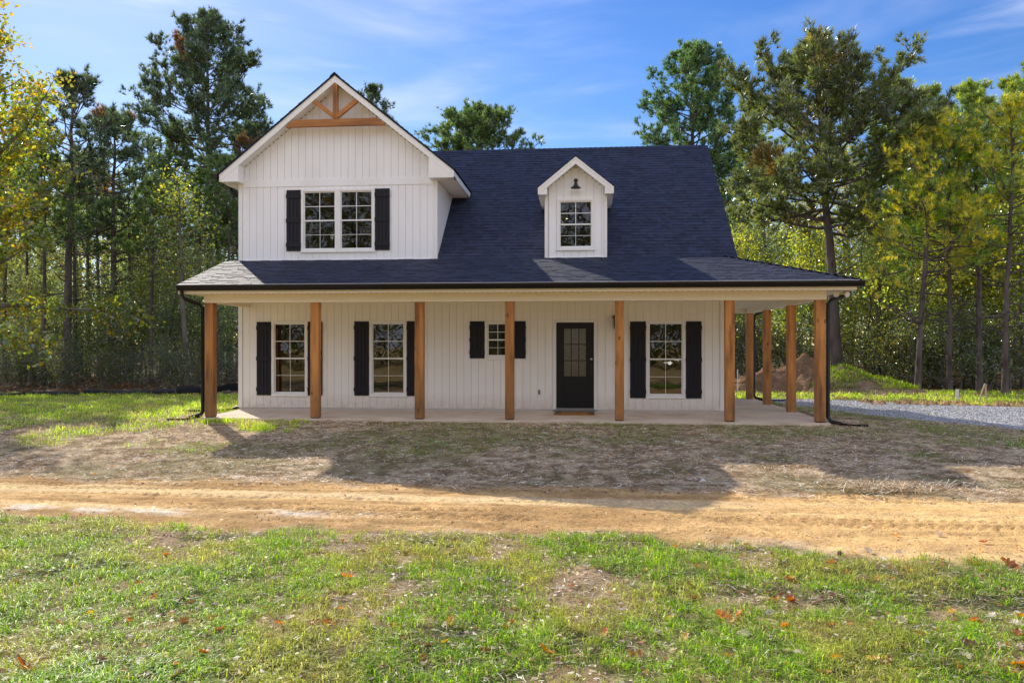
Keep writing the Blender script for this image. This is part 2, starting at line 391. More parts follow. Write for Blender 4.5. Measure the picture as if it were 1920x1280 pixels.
# ---- gutters
def gutter(name, p0, p1, outward, zt=2.885, parent=house):
    """K-profile from p0 to p1; outward = horizontal unit vector away from the wall"""
    ow = Vector((*outward, 0)); m = mb()
    prof = [(0, 0), (0, -.12), (.075, -.12), (.085, -.095), (.115, -.055), (.125, -.03), (.125, 0), (.118, 0), (.112, -.045), (.07, -.112), (.006, -.112), (.006, 0)]
    a = Vector((*p0, zt)); b = Vector((*p1, zt))
    m.prism([a + ow * u + Vector((0, 0, h)) for u, h in prof], b - a)
    for p in (a, b):
        m.prism([p + ow * u + Vector((0, 0, h)) for u, h in prof[:7]], (b - a).normalized() * (.004 if p is a else -.004))
    return m.build(name, M['bronze'], parent)
gutter('gutter', (-8.79, 16.332), (5.655, 16.332), (0, -1)); gutter('gutter', (5.53, 16.335), (5.53, 23.95), (1, 0))
gg = gutter('gutter', (-8.83, 18.22), (-8.83, 27.7), (-1, 0), 5.74)
def downspout(pts, name='downspout', w=.055):
    m = mb(); m.tube(pts, w, 4, flat=.75); 
    o = m.build(name, M['bronze'], house)
    z = pts[-1][2]
    return o
downspout([(5.58, 16.95, 2.80), (5.57, 16.93, 2.68), (5.50, 16.9, 2.62), (5.16, 16.77, 2.52), (5.09, 16.74, 2.44), (5.085, 16.74, .08), (5.13, 16.70, .0), (5.30, 16.58, -.04)])
downspout([(-8.70, 16.27, 2.78), (-8.70, 16.30, 2.68), (-8.67, 16.34, 2.60), (-8.47, 16.62, 2.49), (-8.43, 16.70, 2.40), (-8.43, 16.70, .10), (-8.47, 16.66, .02), (-8.66, 16.52, -.03)])
downspout([(5.6, 23.85, 2.78), (5.58, 23.85, 2.66), (5.15, 23.80, 2.50), (5.09, 23.80, 2.42), (5.09, 23.80, .10), (5.13, 23.8, .02), (5.32, 23.78, -.03)])
downspout([(-8.90, 19.1, 5.64), (-8.90, 19.1, 5.53), (-8.86, 19.1, 5.46), (-8.58, 19.1, 5.33), (-8.52, 19.1, 5.25), (-8.52, 19.1, .12), (-8.56, 19.1, .04), (-8.82, 19.05, -.02)])

# ---- shingles
def shingles(m, O, U, V, Nn, vlen, ur, expo=.142, seed=1, over=.03):
    r = random.Random(seed); O, U, V, Nn = Vector(O), Vector(U).normalized(), Vector(V).normalized(), Vector(Nn).normalized()
    nc = int(math.ceil(vlen / expo))
    for i in range(nc):
        v0 = i * expo - (over if i == 0 else 0); v1 = min((i + 1) * expo + .03, vlen + .01)
        u0, u1 = ur(min(max(i * expo, 0), vlen)); a, a1 = u0 - r.uniform(0, .3), u1
        while a < a1:
            w = r.choice((.08, .11, .14, .17, .21, .26)); b = a + w
            lo, hi = max(a, u0), min(b, u1); a = b
            if hi - lo < .01: continue
            h = r.choice((.008, .009, .014, .016)); g = r.uniform(.74, 1.2); tn = (g * r.uniform(.95, 1.08), g, g * r.uniform(.94, 1.08))
            dv = r.uniform(-.002, .002)
            P = lambda u, v, n: O + U * u + V * v + Nn * n
            vs = [P(lo, v0 + dv, h), P(hi, v0 + dv, h), P(hi, v1, .003), P(lo, v1, .003), P(lo, v0 + dv, -.004), P(hi, v0 + dv, -.004)]
            m.add(vs, [(0, 1, 2, 3), (4, 5, 1, 0), (4, 0, 3), (1, 5, 2)], tn)
def caps(m, p0, p1, sa, sb, w=.14, step=.15, seed=3):
    """bent cap shingles along a ridge or hip from p0 to p1; sa, sb: the two down-slope unit vectors"""
    r = random.Random(seed); p0, p1 = Vector(p0), Vector(p1); d = (p1 - p0); n = int(d.length / step); d.normalize()
    sa, sb = Vector(sa).normalized(), Vector(sb).normalized(); up = -(sa + sb).normalized()
    for i in range(n):
        a = p0 + d * (i * step); b = p0 + d * ((i + 1) * step + .04); h = .028
        g = r.uniform(.7, 1.2)
        vs = [a + up * h, a + sa * w + up * .022, a + sb * w + up * .022, b + up * .014, b + sa * w + up * .012, b + sb * w + up * .012, a + up * .0, a + sa * w, a + sb * w]
        m.add(vs, [(0, 1, 4, 3), (2, 0, 3, 5), (6, 7, 1, 0), (8, 6, 0, 2)], (g, g, g))
ns = math.hypot(1, RS)
vl = (RIDGE_Y - W) * ns
m = mb(); shingles(m, (-4.9, W, RZ), (1, 0, 0), (0, 1, RS), (0, -RS, 1), vl, lambda v: (0, 8.51), seed=5)
RZT = rz_(RIDGE_Y)
m.prism([(-4.9, W, RZ - .004), (-4.9, RIDGE_Y, RZT - .004), (-4.9, 27.7, RZ - .26), (-4.9, 27.7, RZ - .38), (-4.9, RIDGE_Y, RZT - .14), (-4.9, W, RZ - .14)], (8.5, 0, 0), (.9, .9, .9))
main_roof = m.build('main_roof', M['shingle'], house)
m = mb(); caps(m, (-4.9, RIDGE_Y, RZT), (3.61, RIDGE_Y, RZT), (0, -1, -RS), (0, 1, -RS)); m.build('ridge_cap', M['shingle'], main_roof)
m = mb(); m.prism([(3.575, W + .05, RZ - .02), (3.575, RIDGE_Y, RZT - .06), (3.575, 27.65, RZ - .24), (3.575, 27.65, RZ - .42), (3.575, RIDGE_Y, RZT - .25), (3.575, W + .05, RZ - .22)], (.028, 0, 0)); m.build('rake_board', M['trim'], main_roof)
# porch roof
m = mb(); PS = (3.66 - 2.895) / (W - 16.27); vl = (W - 16.27) * math.hypot(1, PS)
shingles(m, (-8.79, 16.27, 2.895), (1, 0, 0), (0, 1, PS), (0, -PS, 1), vl, lambda v: (0, 14.37 - v / vl * 2.29), seed=8, over=.035)
HS = (3.66 - 2.895) / (5.58 - XR); vh = (5.58 - XR) * math.hypot(1, HS)
shingles(m, (5.58, 16.27, 2.895), (0, 1, 0), (-1, 0, HS), (HS, 0, 1), vh, lambda v: (v / vh * 2.33, 7.68), seed=9, over=.035)
A, B, C_, D = (-8.785, 16.27, 2.89), (5.575, 16.27, 2.89), (XR, W - .0, 3.655), (-8.785, W, 3.655)
m.hexa([(p[0], p[1], p[2] - .03) for p in (A, B, C_, D)], (A, B, C_, D))
E_, G_ = (5.575, 23.95, 2.89), (XR, 23.95, 3.655)
m.hexa([(p[0], p[1], p[2] - .03) for p in (B, E_, G_, C_)], (B, E_, G_, C_))
porch_roof = m.build('porch_roof', M['shingle'], house)
m = mb(); caps(m, (5.58, 16.27, 2.9), (XR + .02, W - .02, 3.662), (-1, 0, -.02), (0, 1, -.02), .13, .13); m.build('hip_cap', M['shingle'], porch_roof)
# gable roof
m = mb(); L_ = GH * math.hypot(1, GS)
for sgn in (-1, 1):
    tip = GC + sgn * GH
    shingles(m, (tip, 18.22, GZ0), (0, 1, 0), (-sgn, 0, GS), (sgn * GS, 0, 1), L_, lambda v: (0, 9.5), seed=20 + sgn)
m.prism([(GC - GH, 18.23, GZ0 - .004), (GC, 18.23, GZ1 - .004), (GC + GH, 18.23, GZ0 - .004), (GC + GH, 18.23, GZ0 - .05), (GC, 18.23, GZ1 - .05), (GC - GH, 18.23, GZ0 - .05)], (0, 9.5, 0), (.6, .6, .6))
gable_roof = m.build('gable_roof', M['shingle'], house)
m = mb(); caps(m, (GC, 18.2, GZ1 + .002), (GC, 27.7, GZ1 + .002), (-1, 0, -GS), (1, 0, -GS)); m.build('ridge_cap', M['shingle'], gable_roof)
for sgn in (-1, 1):
    tip = GC + sgn * GH
    m = mb(); o1, o2 = .022, .205
    m.prism([(tip, 18.25, GZ0 - o1 - .03), (GC, 18.25, GZ1 - o1 - .03), (GC, 18.25, GZ1 - o2), (tip, 18.25, GZ0 - o2)], (0, .03, 0))
    m.prism([(tip, 18.235, GZ0 - .012), (GC, 18.235, GZ1 - .012), (GC, 18.235, GZ1 - .06), (tip, 18.235, GZ0 - .06)], (0, .045, 0))
    m.build('rake_board', M['trim'], house)
    m = mb(); iw = XL if sgn < 0 else GXR
    m.hexa([(tip, 18.28, GZ0 - .19), (GC, 18.28, GZ1 - .19), (GC, W + .03, GZ1 - .19), (tip, W + .03, GZ0 - .19)], [(tip, 18.28, GZ0 - .17), (GC, 18.28, GZ1 - .17), (GC, W + .03, GZ1 - .17), (tip, W + .03, GZ0 - .17)])
    yb = 27.7 if sgn < 0 else 21.6
    m.box(min(iw, tip), max(iw, tip), 18.27, yb, 5.552, 5.566)
    for k in range(int((yb - 18.3) / .09)): m.box(min(iw, tip) + .02, max(iw, tip) - .02, 18.3 + k * .09, 18.305 + k * .09, 5.548, 5.553)
    for k in range(24):
        x = GC + sgn * (.35 + k * .1); z = gline(x, .195)
        m.box(x - .022, x + .022, W - .05, W - .02, z - .006, z + .004, (.10, .09, .08))
    m.build('gable_soffit', surf('gable_soffit_vinyl', (.82, .80, .76), .5, .3, .03, attr=True), house)
    m = mb(); m.box(min(tip, tip - sgn * .025), max(tip, tip - sgn * .025), 18.28, yb, 5.55, 5.735)
    xi = iw - sgn * .13
    m.prism([(tip - sgn * .002, 18.256, 5.55), (xi, 18.256, 5.55), (xi, 18.256, gline(xi, .2)), (tip - sgn * .002, 18.256, GZ0 - .2)], (0, W - 18.256 - .024, 0))
    m.build('eave_return', M['trim'], house)
# gable wall
m = mb(); uh = [shr(w, .01) for w in UPW]; uh = [(UPW[0][0] + .01, UPW[1][1] - .01, UPW[0][2] + .01, UPW[0][3] - .01)]
boards(m, XL + .085, GXR - .085, 3.675, 5.47, uh, x_start=XL + .085)
boards(m, XL + .085, GXR - .085, 5.64, lambda x: gline(x, .185), (), x_start=XL + .085)
m.box(XL + .02, GXR - .02, W - .02, W + .01, 3.655, 3.673)
gw = m.build('gable_wall', M['siding'], house)
m = mb(); sheet(m, XL + .005, GXR, 3.6, 5.5, [shr(w) for w in UPW]); m.prism([(XL, W + .015, 5.5), (GXR, W + .015, 5.5), (GXR, W + .015, gline(GXR, .15)), (GC, W + .015, GZ1 - .15), (XL, W + .015, gline(XL, .15))], (0, .05, 0)); m.build('sheathing', M['sheath'], gw)
m = mb(); m.box(XL + .085, GXR - .085, W - .016, W + .012, 5.47, 5.64); m.build('band_board', M['siding'], house, .004)
for x0, x1 in ((XL - .015, XL + .083), (GXR - .083, GXR + .015)):
    m = mb(); m.hexa([(x0, W - .022, 3.66), (x1, W - .022, 3.66), (x1, W + .075, 3.66), (x0, W + .075, 3.66)], [(a_, y_, gline(a_, .19)) for a_, y_ in ((x0, W - .022), (x1, W - .022), (x1, W + .075), (x0, W + .075))]); m.build('corner_board', M['trim'], house, .004)
m = mb(); boards(m, W + .08, 22.6, 3.5, 5.56, (), lambda u, z, n: (GXR + n, u, z)); m.box(GXR - .06, GXR - .015, W + .07, 22.6, 3.5, 5.6); m.build('gable_wall', M['siding'], house)
# truss
tr = mb(); tr.prism([(GC - 1.235, 18.262, 6.845), (GC + 1.235, 18.262, 6.845), (GC + 1.03, 18.262, 7.01), (GC - 1.03, 18.262, 7.01)], (0, .11, 0)); tr = tr.build('gable_truss', M['cedarx'], house, .004)
m = mb(); m.box(GC - .058, GC + .058, 18.256, 18.37, 7.012, 7.90); m.build('king_post', M['cedar'], tr, .004)
for s in (-1, 1):
    m = mb(); m.prism([(GC + s * .06, 18.266, 7.03), (GC + s * .06, 18.266, 7.16), (GC + s * .50, 18.266, 7.50), (GC + s * .58, 18.266, 7.43)], (0, .09, 0)); m.build('brace', M['cedarx'], tr, .004)
# ---- dormer
DX0, DX1 = -.887, .575
m = mb(); boards(m, DX0 + .07, DX1 - .07, 3.675, lambda x: dline(x, .15), [shr(DMW, .01)], x_start=DX0 + .07 + .02)
m.box(DX0 + .02, DX1 - .02, W - .02, W + .01, 3.655, 3.673)
dw = m.build('dormer_wall', M['siding'], house)
m = mb(); sheet(m, DX0 + .005, DX1 - .005, 3.6, 5.2, [shr(DMW)]); m.prism([(DX0, W + .015, 5.2), (DX1, W + .015, 5.2), (DX1, W + .015, dline(DX1, .12)), (DC, W + .015, DZ1 - .12), (DX0, W + .015, dline(DX0, .12))], (0, .05, 0)); m.build('sheathing', M['sheath'], dw)
for x0, s in ((DX0, -1), (DX1, 1)):
    m = mb(); m.box(min(x0, x0 - s * .068) - .008 * (s < 0), max(x0, x0 - s * .068) + .008 * (s > 0), W - .022, W + .07, 3.66, 5.15); m.build('corner_board', M['trim'], house, .003)
    m = mb(); boards(m, W + .07, 21.2, 3.7, 5.2, (), (lambda u, z, n: (DX0 - n, u, z)) if s < 0 else (lambda u, z, n: (DX1 + n, u, z)))
    m.box(min(x0 - s * .015, x0 - s * .05), max(x0 - s * .015, x0 - s * .05), W + .07, 21.2, 3.6, 5.2); m.build('dormer_wall', M['siding'], house)
m = mb(); L_ = DH * math.hypot(1, DS)
for s in (-1, 1): shingles(m, (DC + s * DH, 18.28, DZ0), (0, 1, 0), (-s, 0, DS), (s * DS, 0, 1), L_, lambda v: (0, 3.4), seed=30 + s)
m.prism([(DC - DH, 18.29, DZ0 - .004), (DC, 18.29, DZ1 - .004), (DC + DH, 18.29, DZ0 - .004), (DC + DH, 18.29, DZ0 - .04), (DC, 18.29, DZ1 - .04), (DC - DH, 18.29, DZ0 - .04)], (0, 3.4, 0), (.7, .7, .7))
dr = m.build('dormer_roof', M['shingle'], house)
m = mb(); caps(m, (DC, 18.27, DZ1 + .002), (DC, 21.4, DZ1 + .002), (-1, 0, -DS), (1, 0, -DS), .12); m.build('ridge_cap', M['shingle'], dr)
for s in (-1, 1):
    tip = DC + s * DH; iw = DX0 if s < 0 else DX1
    m = mb()
    m.prism([(tip, 18.30, DZ0 - .04), (DC, 18.30, DZ1 - .04), (DC, 18.30, DZ1 - .175), (tip, 18.30, DZ0 - .165)], (0, .028, 0))
    m.prism([(tip, 18.287, DZ0 - .012), (DC, 18.287, DZ1 - .012), (DC, 18.287, DZ1 - .06), (tip, 18.287, DZ0 - .06)], (0, .04, 0))
    xi = iw - s * .055
    m.prism([(tip - s * .002, 18.306, 5.115), (xi, 18.306, 5.115), (xi, 18.306, dline(xi, .17)), (tip - s * .002, 18.306, DZ0 - .165)], (0, W - 18.306 - .024, 0))
    m.box(min(tip, tip - s * .022), max(tip, tip - s * .022), 18.33, 20.6, 5.115, 5.262)
    m.build('rake_board', M['trim'], house)
    m = mb(); m.hexa([(tip, 18.33, DZ0 - .15), (DC, 18.33, DZ1 - .15), (DC, W + .03, DZ1 - .15), (tip, W + .03, DZ0 - .15)], [(tip, 18.33, DZ0 - .13), (DC, 18.33, DZ1 - .13), (DC, W + .03, DZ1 - .13), (tip, W + .03, DZ0 - .13)])
    m.box(min(iw, tip), max(iw, tip), 18.31, 20.6, 5.117, 5.13)
    for k in range(7):
        x = DC + s * (.12 + k * .09); z = dline(x, .156); m.box(x - .012, x + .012, W - .05, W - .02, z - .006, z + .002, (.1, .09, .08))
    m.build('dormer_soffit', surf('dormer_soffit_vinyl', (.82, .80, .76), .5, .3, .03, attr=True), house)

# ---- windows
def window(w, name='window'):
    x0, x1, z0, z1 = w
    m = mb(); fw = .062
    for a, b, c, d in ((x0, x1, z0, z0 + fw), (x0, x1, z1 - fw, z1), (x0, x0 + fw, z0 + fw, z1 - fw), (x1 - fw, x1, z0 + fw, z1 - fw)):
        m.box(a, b, W - .028, W + .06, c, d)
    m.box(x0 - .01, x1 + .01, W - .036, W - .005, z0 - .012, z0 + .02)
    win = m.build(name, M['frame'], house, .003)
    zm = (z0 + z1) / 2; a, b = x0 + fw, x1 - fw
    for nm, lo, hi, y in (('upper_sash', zm - .018, z1 - fw, W + .004), ('lower_sash', z0 + fw, zm + .018, W + .026)):
        m = mb(); s = .026
        for p in ((a, b, lo, lo + s * 1.3), (a, b, hi - s, hi), (a, a + s, lo + s * 1.3, hi - s), (b - s, b, lo + s * 1.3, hi - s)):
            m.box(p[0], p[1], y, y + .022, p[2], p[3])
        g = .008 if nm == 'upper_sash' else .0045
        m.box((a + b) / 2 - g, (a + b) / 2 + g, y + .008, y + .0125, lo + s * 1.3, hi - s)
        zc = (lo + hi) / 2; m.box(a + s, b - s, y + .0085, y + .0120, zc - g, zc + g)
        m.build(nm, M['frame'], win)
        m = mb(); e = .004; yy = y + .0135
        m.add([(a + s - e, yy, lo + s - e), (b - s + e, yy, lo + s - e), (b - s + e, yy, hi - s + e), (a + s - e, yy, hi - s + e)], [(0, 1, 2, 3)]); m.build('glass_pane', M['glass'], win)
    return win
for w in WIN + UPW + [DMW]: window(w)
def shutter(x0, x1, z0, z1):
    m = mb(); n = 4; bw = (x1 - x0) / n
    m.box(x0 + .004, x1 - .004, W - .012, W - .001, z0 + .004, z1 - .004)
    for k in range(n): m.box(x0 + k * bw + .004, x0 + (k + 1) * bw - .004, W - .03, W - .012, z0, z1)
    s = m.build('shutter', M['shutter'], house, .002)
    for zz in ((z0 + .10, z0 + .20), ((z0 + z1) / 2 - .05, (z0 + z1) / 2 + .05), (z1 - .20, z1 - .10)):
        m = mb(); m.box(x0 - .004, x1 + .004, W - .048, W - .0305, *zz); m.build('rail', M['shutter'], s, .002)
for x0, x1, z0, z1 in ((-8.0, -7.634, .35, 2.155), (-6.700, -6.335, .35, 2.155), (-5.54, -5.172, .355, 2.16), (-4.235, -3.870, .355, 2.16), (-2.70, -2.340, 1.263, 2.155), (-1.708, -1.348, 1.263, 2.155),
                       (1.119, 1.487, .335, 2.14), (2.418, 2.782, .335, 2.14), (-7.244, -6.880, 3.889, 5.383), (-5.022, -4.656, 3.889, 5.383)):
    shutter(x0, x1, z0, z1)
# ---- door
m = mb()
for b in ((-.70, -.622, .055, 2.19), (.274, .336, .055, 2.19), (-.622, .274, 2.122, 2.19)): m.box(b[0], b[1], W - .03, W + .06, b[2], b[3])
dfr = m.build('door_frame', M['trim'], house, .004)
m = mb(); m.box(-.70, .336, W - .05, W + .08, .03, .052); m.box(-.622, .274, W - .045, W + .08, .052, .088); m.build('threshold', surf('threshold_metal', (.25, .24, .23), .4, .5), dfr)
gx0, gx1, gz0, gz1 = -.445, .095, .83, 1.985
m = mb(); y0, y1 = W + .012, W + .056
for b in ((-.619, gx0, .093, 2.119), (gx1, .271, .093, 2.119), (gx0, gx1, .093, gz0), (gx0, gx1, gz1, 2.119)): m.box(b[0], b[1], y0, y1, b[2], b[3])
for a, b, c, d in ((gx0 - .03, gx1 + .03, gz0 - .03, gz0 + .012), (gx0 - .03, gx1 + .03, gz1 - .012, gz1 + .03), (gx0 - .03, gx0 + .012, gz0, gz1), (gx1 - .012, gx1 + .03, gz0, gz1)): m.box(a, b, y0 - .012, y0 + .004, c, d)
for a, b, c, d in ((-.47, .11, .36, .385), (-.47, .11, .67, .695), (-.47, -.445, .385, .67), (.085, .11, .385, .67)): m.box(a, b, y0 - .008, y0 + .002, c, d)
m.box(-.41, .05, y0 - .006, y0 + .002, .42, .635)
door = m.build('door', M['dark'], house, .003)
m = mb(); m.add([(gx0, y0 + .022, gz0), (gx1, y0 + .022, gz0), (gx1, y0 + .022, gz1), (gx0, y0 + .022, gz1)], [(0, 1, 2, 3)]); m.build('door_glass', M['rain_glass'], door)
m = mb()
for k in (1, 2):
    x = gx0 + (gx1 - gx0) * k / 3; m.box(x - .009, x + .009, y0 + .004, y0 + .02, gz0 + .012, gz1 - .012)
    z = gz0 + (gz1 - gz0) * k / 3; m.box(gx0 + .012, gx1 - .012, y0 + .0055, y0 + .0185, z - .009, z + .009)
m.build('door_grille', M['dark'], door)
m = mb(); m.box(.19, .235, y0 - .012, y0, .88, 1.14); m.tube([(.213, y0 - .01, 1.10), (.213, y0 - .055, 1.09), (.213, y0 - .06, 1.0), (.213, y0 - .055, .92), (.213, y0 - .01, .91)], .009, 8); m.build('door_handle', M['blackmetal'], door)
m = mb(); m.lathe([(0, -.022), (.022, -.02), (.03, -.008), (.03, 0)], (.213, y0, 1.25), 'y'); m.build('deadbolt', surf('steel', (.6, .6, .6), .25, .5, metallic=1.0), door)
# ---- lantern by the door
m = mb(); lx, lz = .79, 1.96
m.box(lx - .055, lx + .055, W - .03, W - .002, lz + .06, lz + .33); m.tube([(lx, W - .03, lz + .30), (lx, W - .10, lz + .36), (lx, W - .14, lz + .355)], .011, 8)
yl = W - .14
m.lathe([(.0, .36), (.018, .355), (.03, .33), (.10, .29), (.105, .275)], (lx, yl, lz), n=4)
for sx in (-1, 1):
    for sy in (-1, 1): m.tube([(lx + sx * .062, yl + sy * .062, lz + .28), (lx + sx * .045, yl + sy * .045, lz + .03)], .006, 6)
m.box(lx - .055, lx + .055, yl - .055, yl + .055, lz + .0, lz + .03); m.tube([(lx, yl, lz + .03), (lx, yl, lz + .12)], .018, 8)
lan = m.build('wall_lantern', M['blackmetal'], house)
m = mb(); m.hexa([(lx - .043, yl - .043, lz + .03), (lx + .043, yl - .043, lz + .03), (lx + .043, yl + .043, lz + .03), (lx - .043, yl + .043, lz + .03)], [(lx - .06, yl - .06, lz + .28), (lx + .06, yl - .06, lz + .28), (lx + .06, yl + .06, lz + .28), (lx - .06, yl + .06, lz + .28)]); m.build('lantern_glass', M['glass'], lan)
# ---- barn light on the dormer
m = mb(); bx, by = DC, W - .17
m.lathe([(.0, .165), (.022, .16), (.04, .14), (.05, .10), (.055, .075), (.12, .035), (.122, .022), (.05, .06), (0, .06)], (bx, by, 5.255))
m.tube([(bx, by, 5.41), (bx, by, 5.46), (bx, by + .01, 5.50), (bx, by + .06, 5.515), (bx, W - .02, 5.49)], .01, 8)
m.lathe([(0, -.03), (.045, -.028), (.05, 0)], (bx, W - .004, 5.49), 'y'); m.build('barn_light', M['blackmetal'], house)
# ---- flood light under the corner soffit
fx, fy, fz = 5.37, 16.85, 2.712
m = mb(); m.lathe([(0, -.03), (.055, -.028), (.06, 0)], (fx, fy, fz)); fl = m.build('flood_light', M['lens'], house)
for s in (-1, 1):
    m = mb(); c = Vector((fx + s * .10, fy - .05, fz - .068)); d = Vector((s * .25, -.9, -.25)).normalized()
    m.tube([(fx + s * .03, fy, fz - .025), c - d * .05], .016, 8); m.tube([c - d * .07, c - d * .05, c + d * .02, c + d * .05], [.025, .04, .055, .058], 14); m.build('lamp_head', M['lens'], fl)
# ---- outlet cover
m = mb(); m.box(-1.085, -.973, W - .02, W - .001, .375, .545); oc = m.build('outlet', M['trim'], house, .004)
m = mb(); m.box(-1.058, -1.0, W - .034, W - .0205, .41, .515); m.build('outlet_cover', surf('grey_plastic', (.22, .22, .22), .4, .4), oc, .004)
# ---- rooms behind the glass
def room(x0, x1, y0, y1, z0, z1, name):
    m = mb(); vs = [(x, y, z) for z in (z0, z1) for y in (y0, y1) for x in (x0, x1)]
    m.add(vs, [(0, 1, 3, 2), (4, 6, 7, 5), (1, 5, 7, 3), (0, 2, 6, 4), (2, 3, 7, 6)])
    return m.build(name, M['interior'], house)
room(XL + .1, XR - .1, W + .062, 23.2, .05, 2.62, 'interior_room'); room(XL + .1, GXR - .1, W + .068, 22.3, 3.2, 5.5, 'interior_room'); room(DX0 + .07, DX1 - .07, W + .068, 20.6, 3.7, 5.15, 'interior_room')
m = mb(); m.lathe([(0, .08), (.04, .07), (.07, .0), (.04, -.05), (0, -.06)], (-.40, 20.0, 4.74)); m.build('ceiling_bulb', M['bulb'], house)
# ---- loose things by the house
m = MB((-.185, 18.1, 0)); m.box(-.647, .278, 17.72, 18.47, -.012, .016); mat = m.build('door_mat', M['coir'])
mat.location = (-.185, 18.1, 0); tag(mat, 'brown coir doormat with black bars lying before the black front door', 'doormat')
for x0, x1 in ((-.615, -.585), (-.555, -.54), (-.52, -.505), (.14, .155), (.175, .19), (.215, .245)):
    m = MB((-.185, 18.1, 0)); m.box(x0, x1, 17.78, 18.41, .0165, .0185); m.build('stripe', M['dark'], mat)
m = MB((-.185, 18.1, 0)); m.box(-.64, .271, 17.727, 17.757, .0162, .018); m.box(-.64, .271, 18.433, 18.463, .0162, .018); m.build('border', M['dark'], mat)
def hose(pts, label):
    o = MB(pts[0]); o.tube(pts, .05, 8, flat=.5); h = o.build('drain_hose', M['drain']); h.location = pts[0]
    tag(h, label, 'drain pipe', 'black drain hoses at the downspouts')
g_ = lambda x, y, dz=.02: (x, y, gzf(x, y) + dz)
hose([g_(5.28, 16.6, .04), g_(5.42, 16.5), g_(5.6, 16.45), g_(5.78, 16.42)], 'short black drain hose from the corner downspout below the flood lights')
hose([g_(-8.62, 16.55, .04), g_(-8.8, 16.46), g_(-8.95, 16.42), g_(-9.1, 16.4)], 'black drain hose in the grass by the post at the sunlit slab corner')
hose([g_(5.3, 23.8, .04), g_(5.6, 23.8), g_(6.0, 23.85), g_(6.3, 23.9)], 'black drain hose by the rear porch post at the start of the gravel')
hose([g_(-8.8, 19.05, .04), g_(-9.1, 18.9), g_(-9.5, 18.7), g_(-9.9, 18.6)], 'black drain hose at the foot of the side wall')
# =================================================================== GROUND
def axis(fine, lo, hi, g=1.13):
    a = list(fine); d = a[-1] - a[-2]
    while a[-1] < hi: d *= g; a.append(a[-1] + d)
    d = fine[1] - fine[0]; b = []; v = fine[0]
    while v > lo: d *= g; v -= d; b.append(v)
    return np.array(b[::-1] + a)
gxs = axis(np.concatenate([np.arange(-14, -8, .07), np.arange(-8, 8, .035), np.arange(8, 15, .07)]), -420, 420)
gys = axis(np.concatenate([np.arange(3.2, 11.6, .028), np.arange(11.6, 17, .05), np.arange(17, 31, .12)]), -300, 500)
GX, GY = np.meshgrid(gxs, gys)
def poly_in(x, y, P):
    ins = np.zeros(x.shape, bool); j = len(P) - 1
    for i in range(len(P)):
        xi, yi = P[i]; xj, yj = P[j]
        c = ((yi > y) != (yj > y)) & (x < (xj - xi) * (y - yi) / (yj - yi + 1e-12) + xi)
        ins ^= c; j = i
    return ins
GRAVEL = [(5.3, 23.9), (5.9, 21.6), (6.6, 19.6), (7.4, 17.9), (8.6, 16.2), (10.4, 14.4), (16, 10.5), (40, 6), (60, 14), (40, 21), (22, 21.3), (15, 21.6), (11, 22.3), (8.8, 23.5), (7.2, 24.8), (5.4, 25.4)]
road_hi = lambda x: 10.15 - .03 * x - .30 * sstep(-1, 6, x) + .5 * (fbm(x * .5, x * 0 + 3, 3, 3) - .5)
road_lo = lambda x: 7.05 - .012 * x - 1.25 * sstep(.3, 5.0, x) + 1.1 * (fbm(x * .55, x * 0 + 9, 4, 3) - .5)
def masks(x, y):
    n1 = fbm(x * .9, y * .9, 31, 4); n2 = fbm(x * 2.3, y * 2.3, 32, 3)
    hi, lo = road_hi(x), road_lo(x)
    road = sstep(-.38, .38, hi - y + (n2 - .5) * 1.1) * sstep(-.35, .35, y - lo + (n2 - .5) * 1.2)
    fg = sstep(.15, -.35, y - lo + (n1 - .5) * .8)                 # foreground grass
    straw = sstep(-.55, .5, y - hi) * (y < 40)
    lawn = straw * sstep(.40, .62, n1 + .16 * sstep(18.2, 21, y) + .22 * sstep(-7, -12, x) * sstep(13.5, 16.5, y) + .20 * sstep(2.2, .4, np.abs(y - 15.3)) * (x > -8) * (x < 8) * (.75) - .08)
    return road, fg, straw, lawn
road, fgm, strawm, lawnm = masks(GX, GY)
grav_poly = poly_in(GX + .5 * (fbm(GX, GY, 51, 3) - .5), GY + .5 * (fbm(GX, GY, 52, 3) - .5), GRAVEL)
Z = gz(GX, GY)
# relief: clods everywhere, tyre treads and ruts on the road
near = sstep(14, 10, GY) * sstep(2.5, 3.2, GY) * (np.abs(GX) < 15)
Z += near * (.034 * (fbm(GX * 3.1, GY * 3.1, 61, 4) - .5) + .026 * (fbm(GX * 11, GY * 13, 62, 3) - .5))
def track(yc, w, lug, depth, skew, seed, x0=-99, x1=99):
    wob = .10 * (fbm(GX * .35, GX * 0 + seed, seed, 2) - .5)
    wob = wob + .05 * (fbm(GX * 1.6, GX * 0 + seed, seed + 2, 3) - .5)
    d = (GY - yc - wob) / (w * (.75 + .5 * fbm(GX * .9, GX * 0, seed + 4, 2)))
    inside = sstep(1, .86, np.abs(d)) * (GX > x0) * (GX < x1)
    ph = GX / lug + skew * np.abs(d) + .5 * fbm(GX * 2.2, GY * 2.2, seed + 7, 2)
    s = np.abs((ph % 1) - .5) * 2
    fade = sstep(.30, .55, fbm(GX * .6, GY * 1.5, seed + 5, 3))
    return inside * 1.5 * (depth * (sstep(.35, .6, s) - .7) * fade - depth * .3)
for a in ((9.95, .19, .125, .028, 1.3, 71), (9.52, .16, .125, .026, -1.3, 72), (8.95, .20, .13, .020, 1.2, 73), (8.1, .18, .12, .018, 1.2, 74), (7.72, .16, .12, .022, -1.2, 75, -3, 9), (7.3, .2, .125, .018, 1.4, 76, -2, 9)):
    Z += track(*a) * road
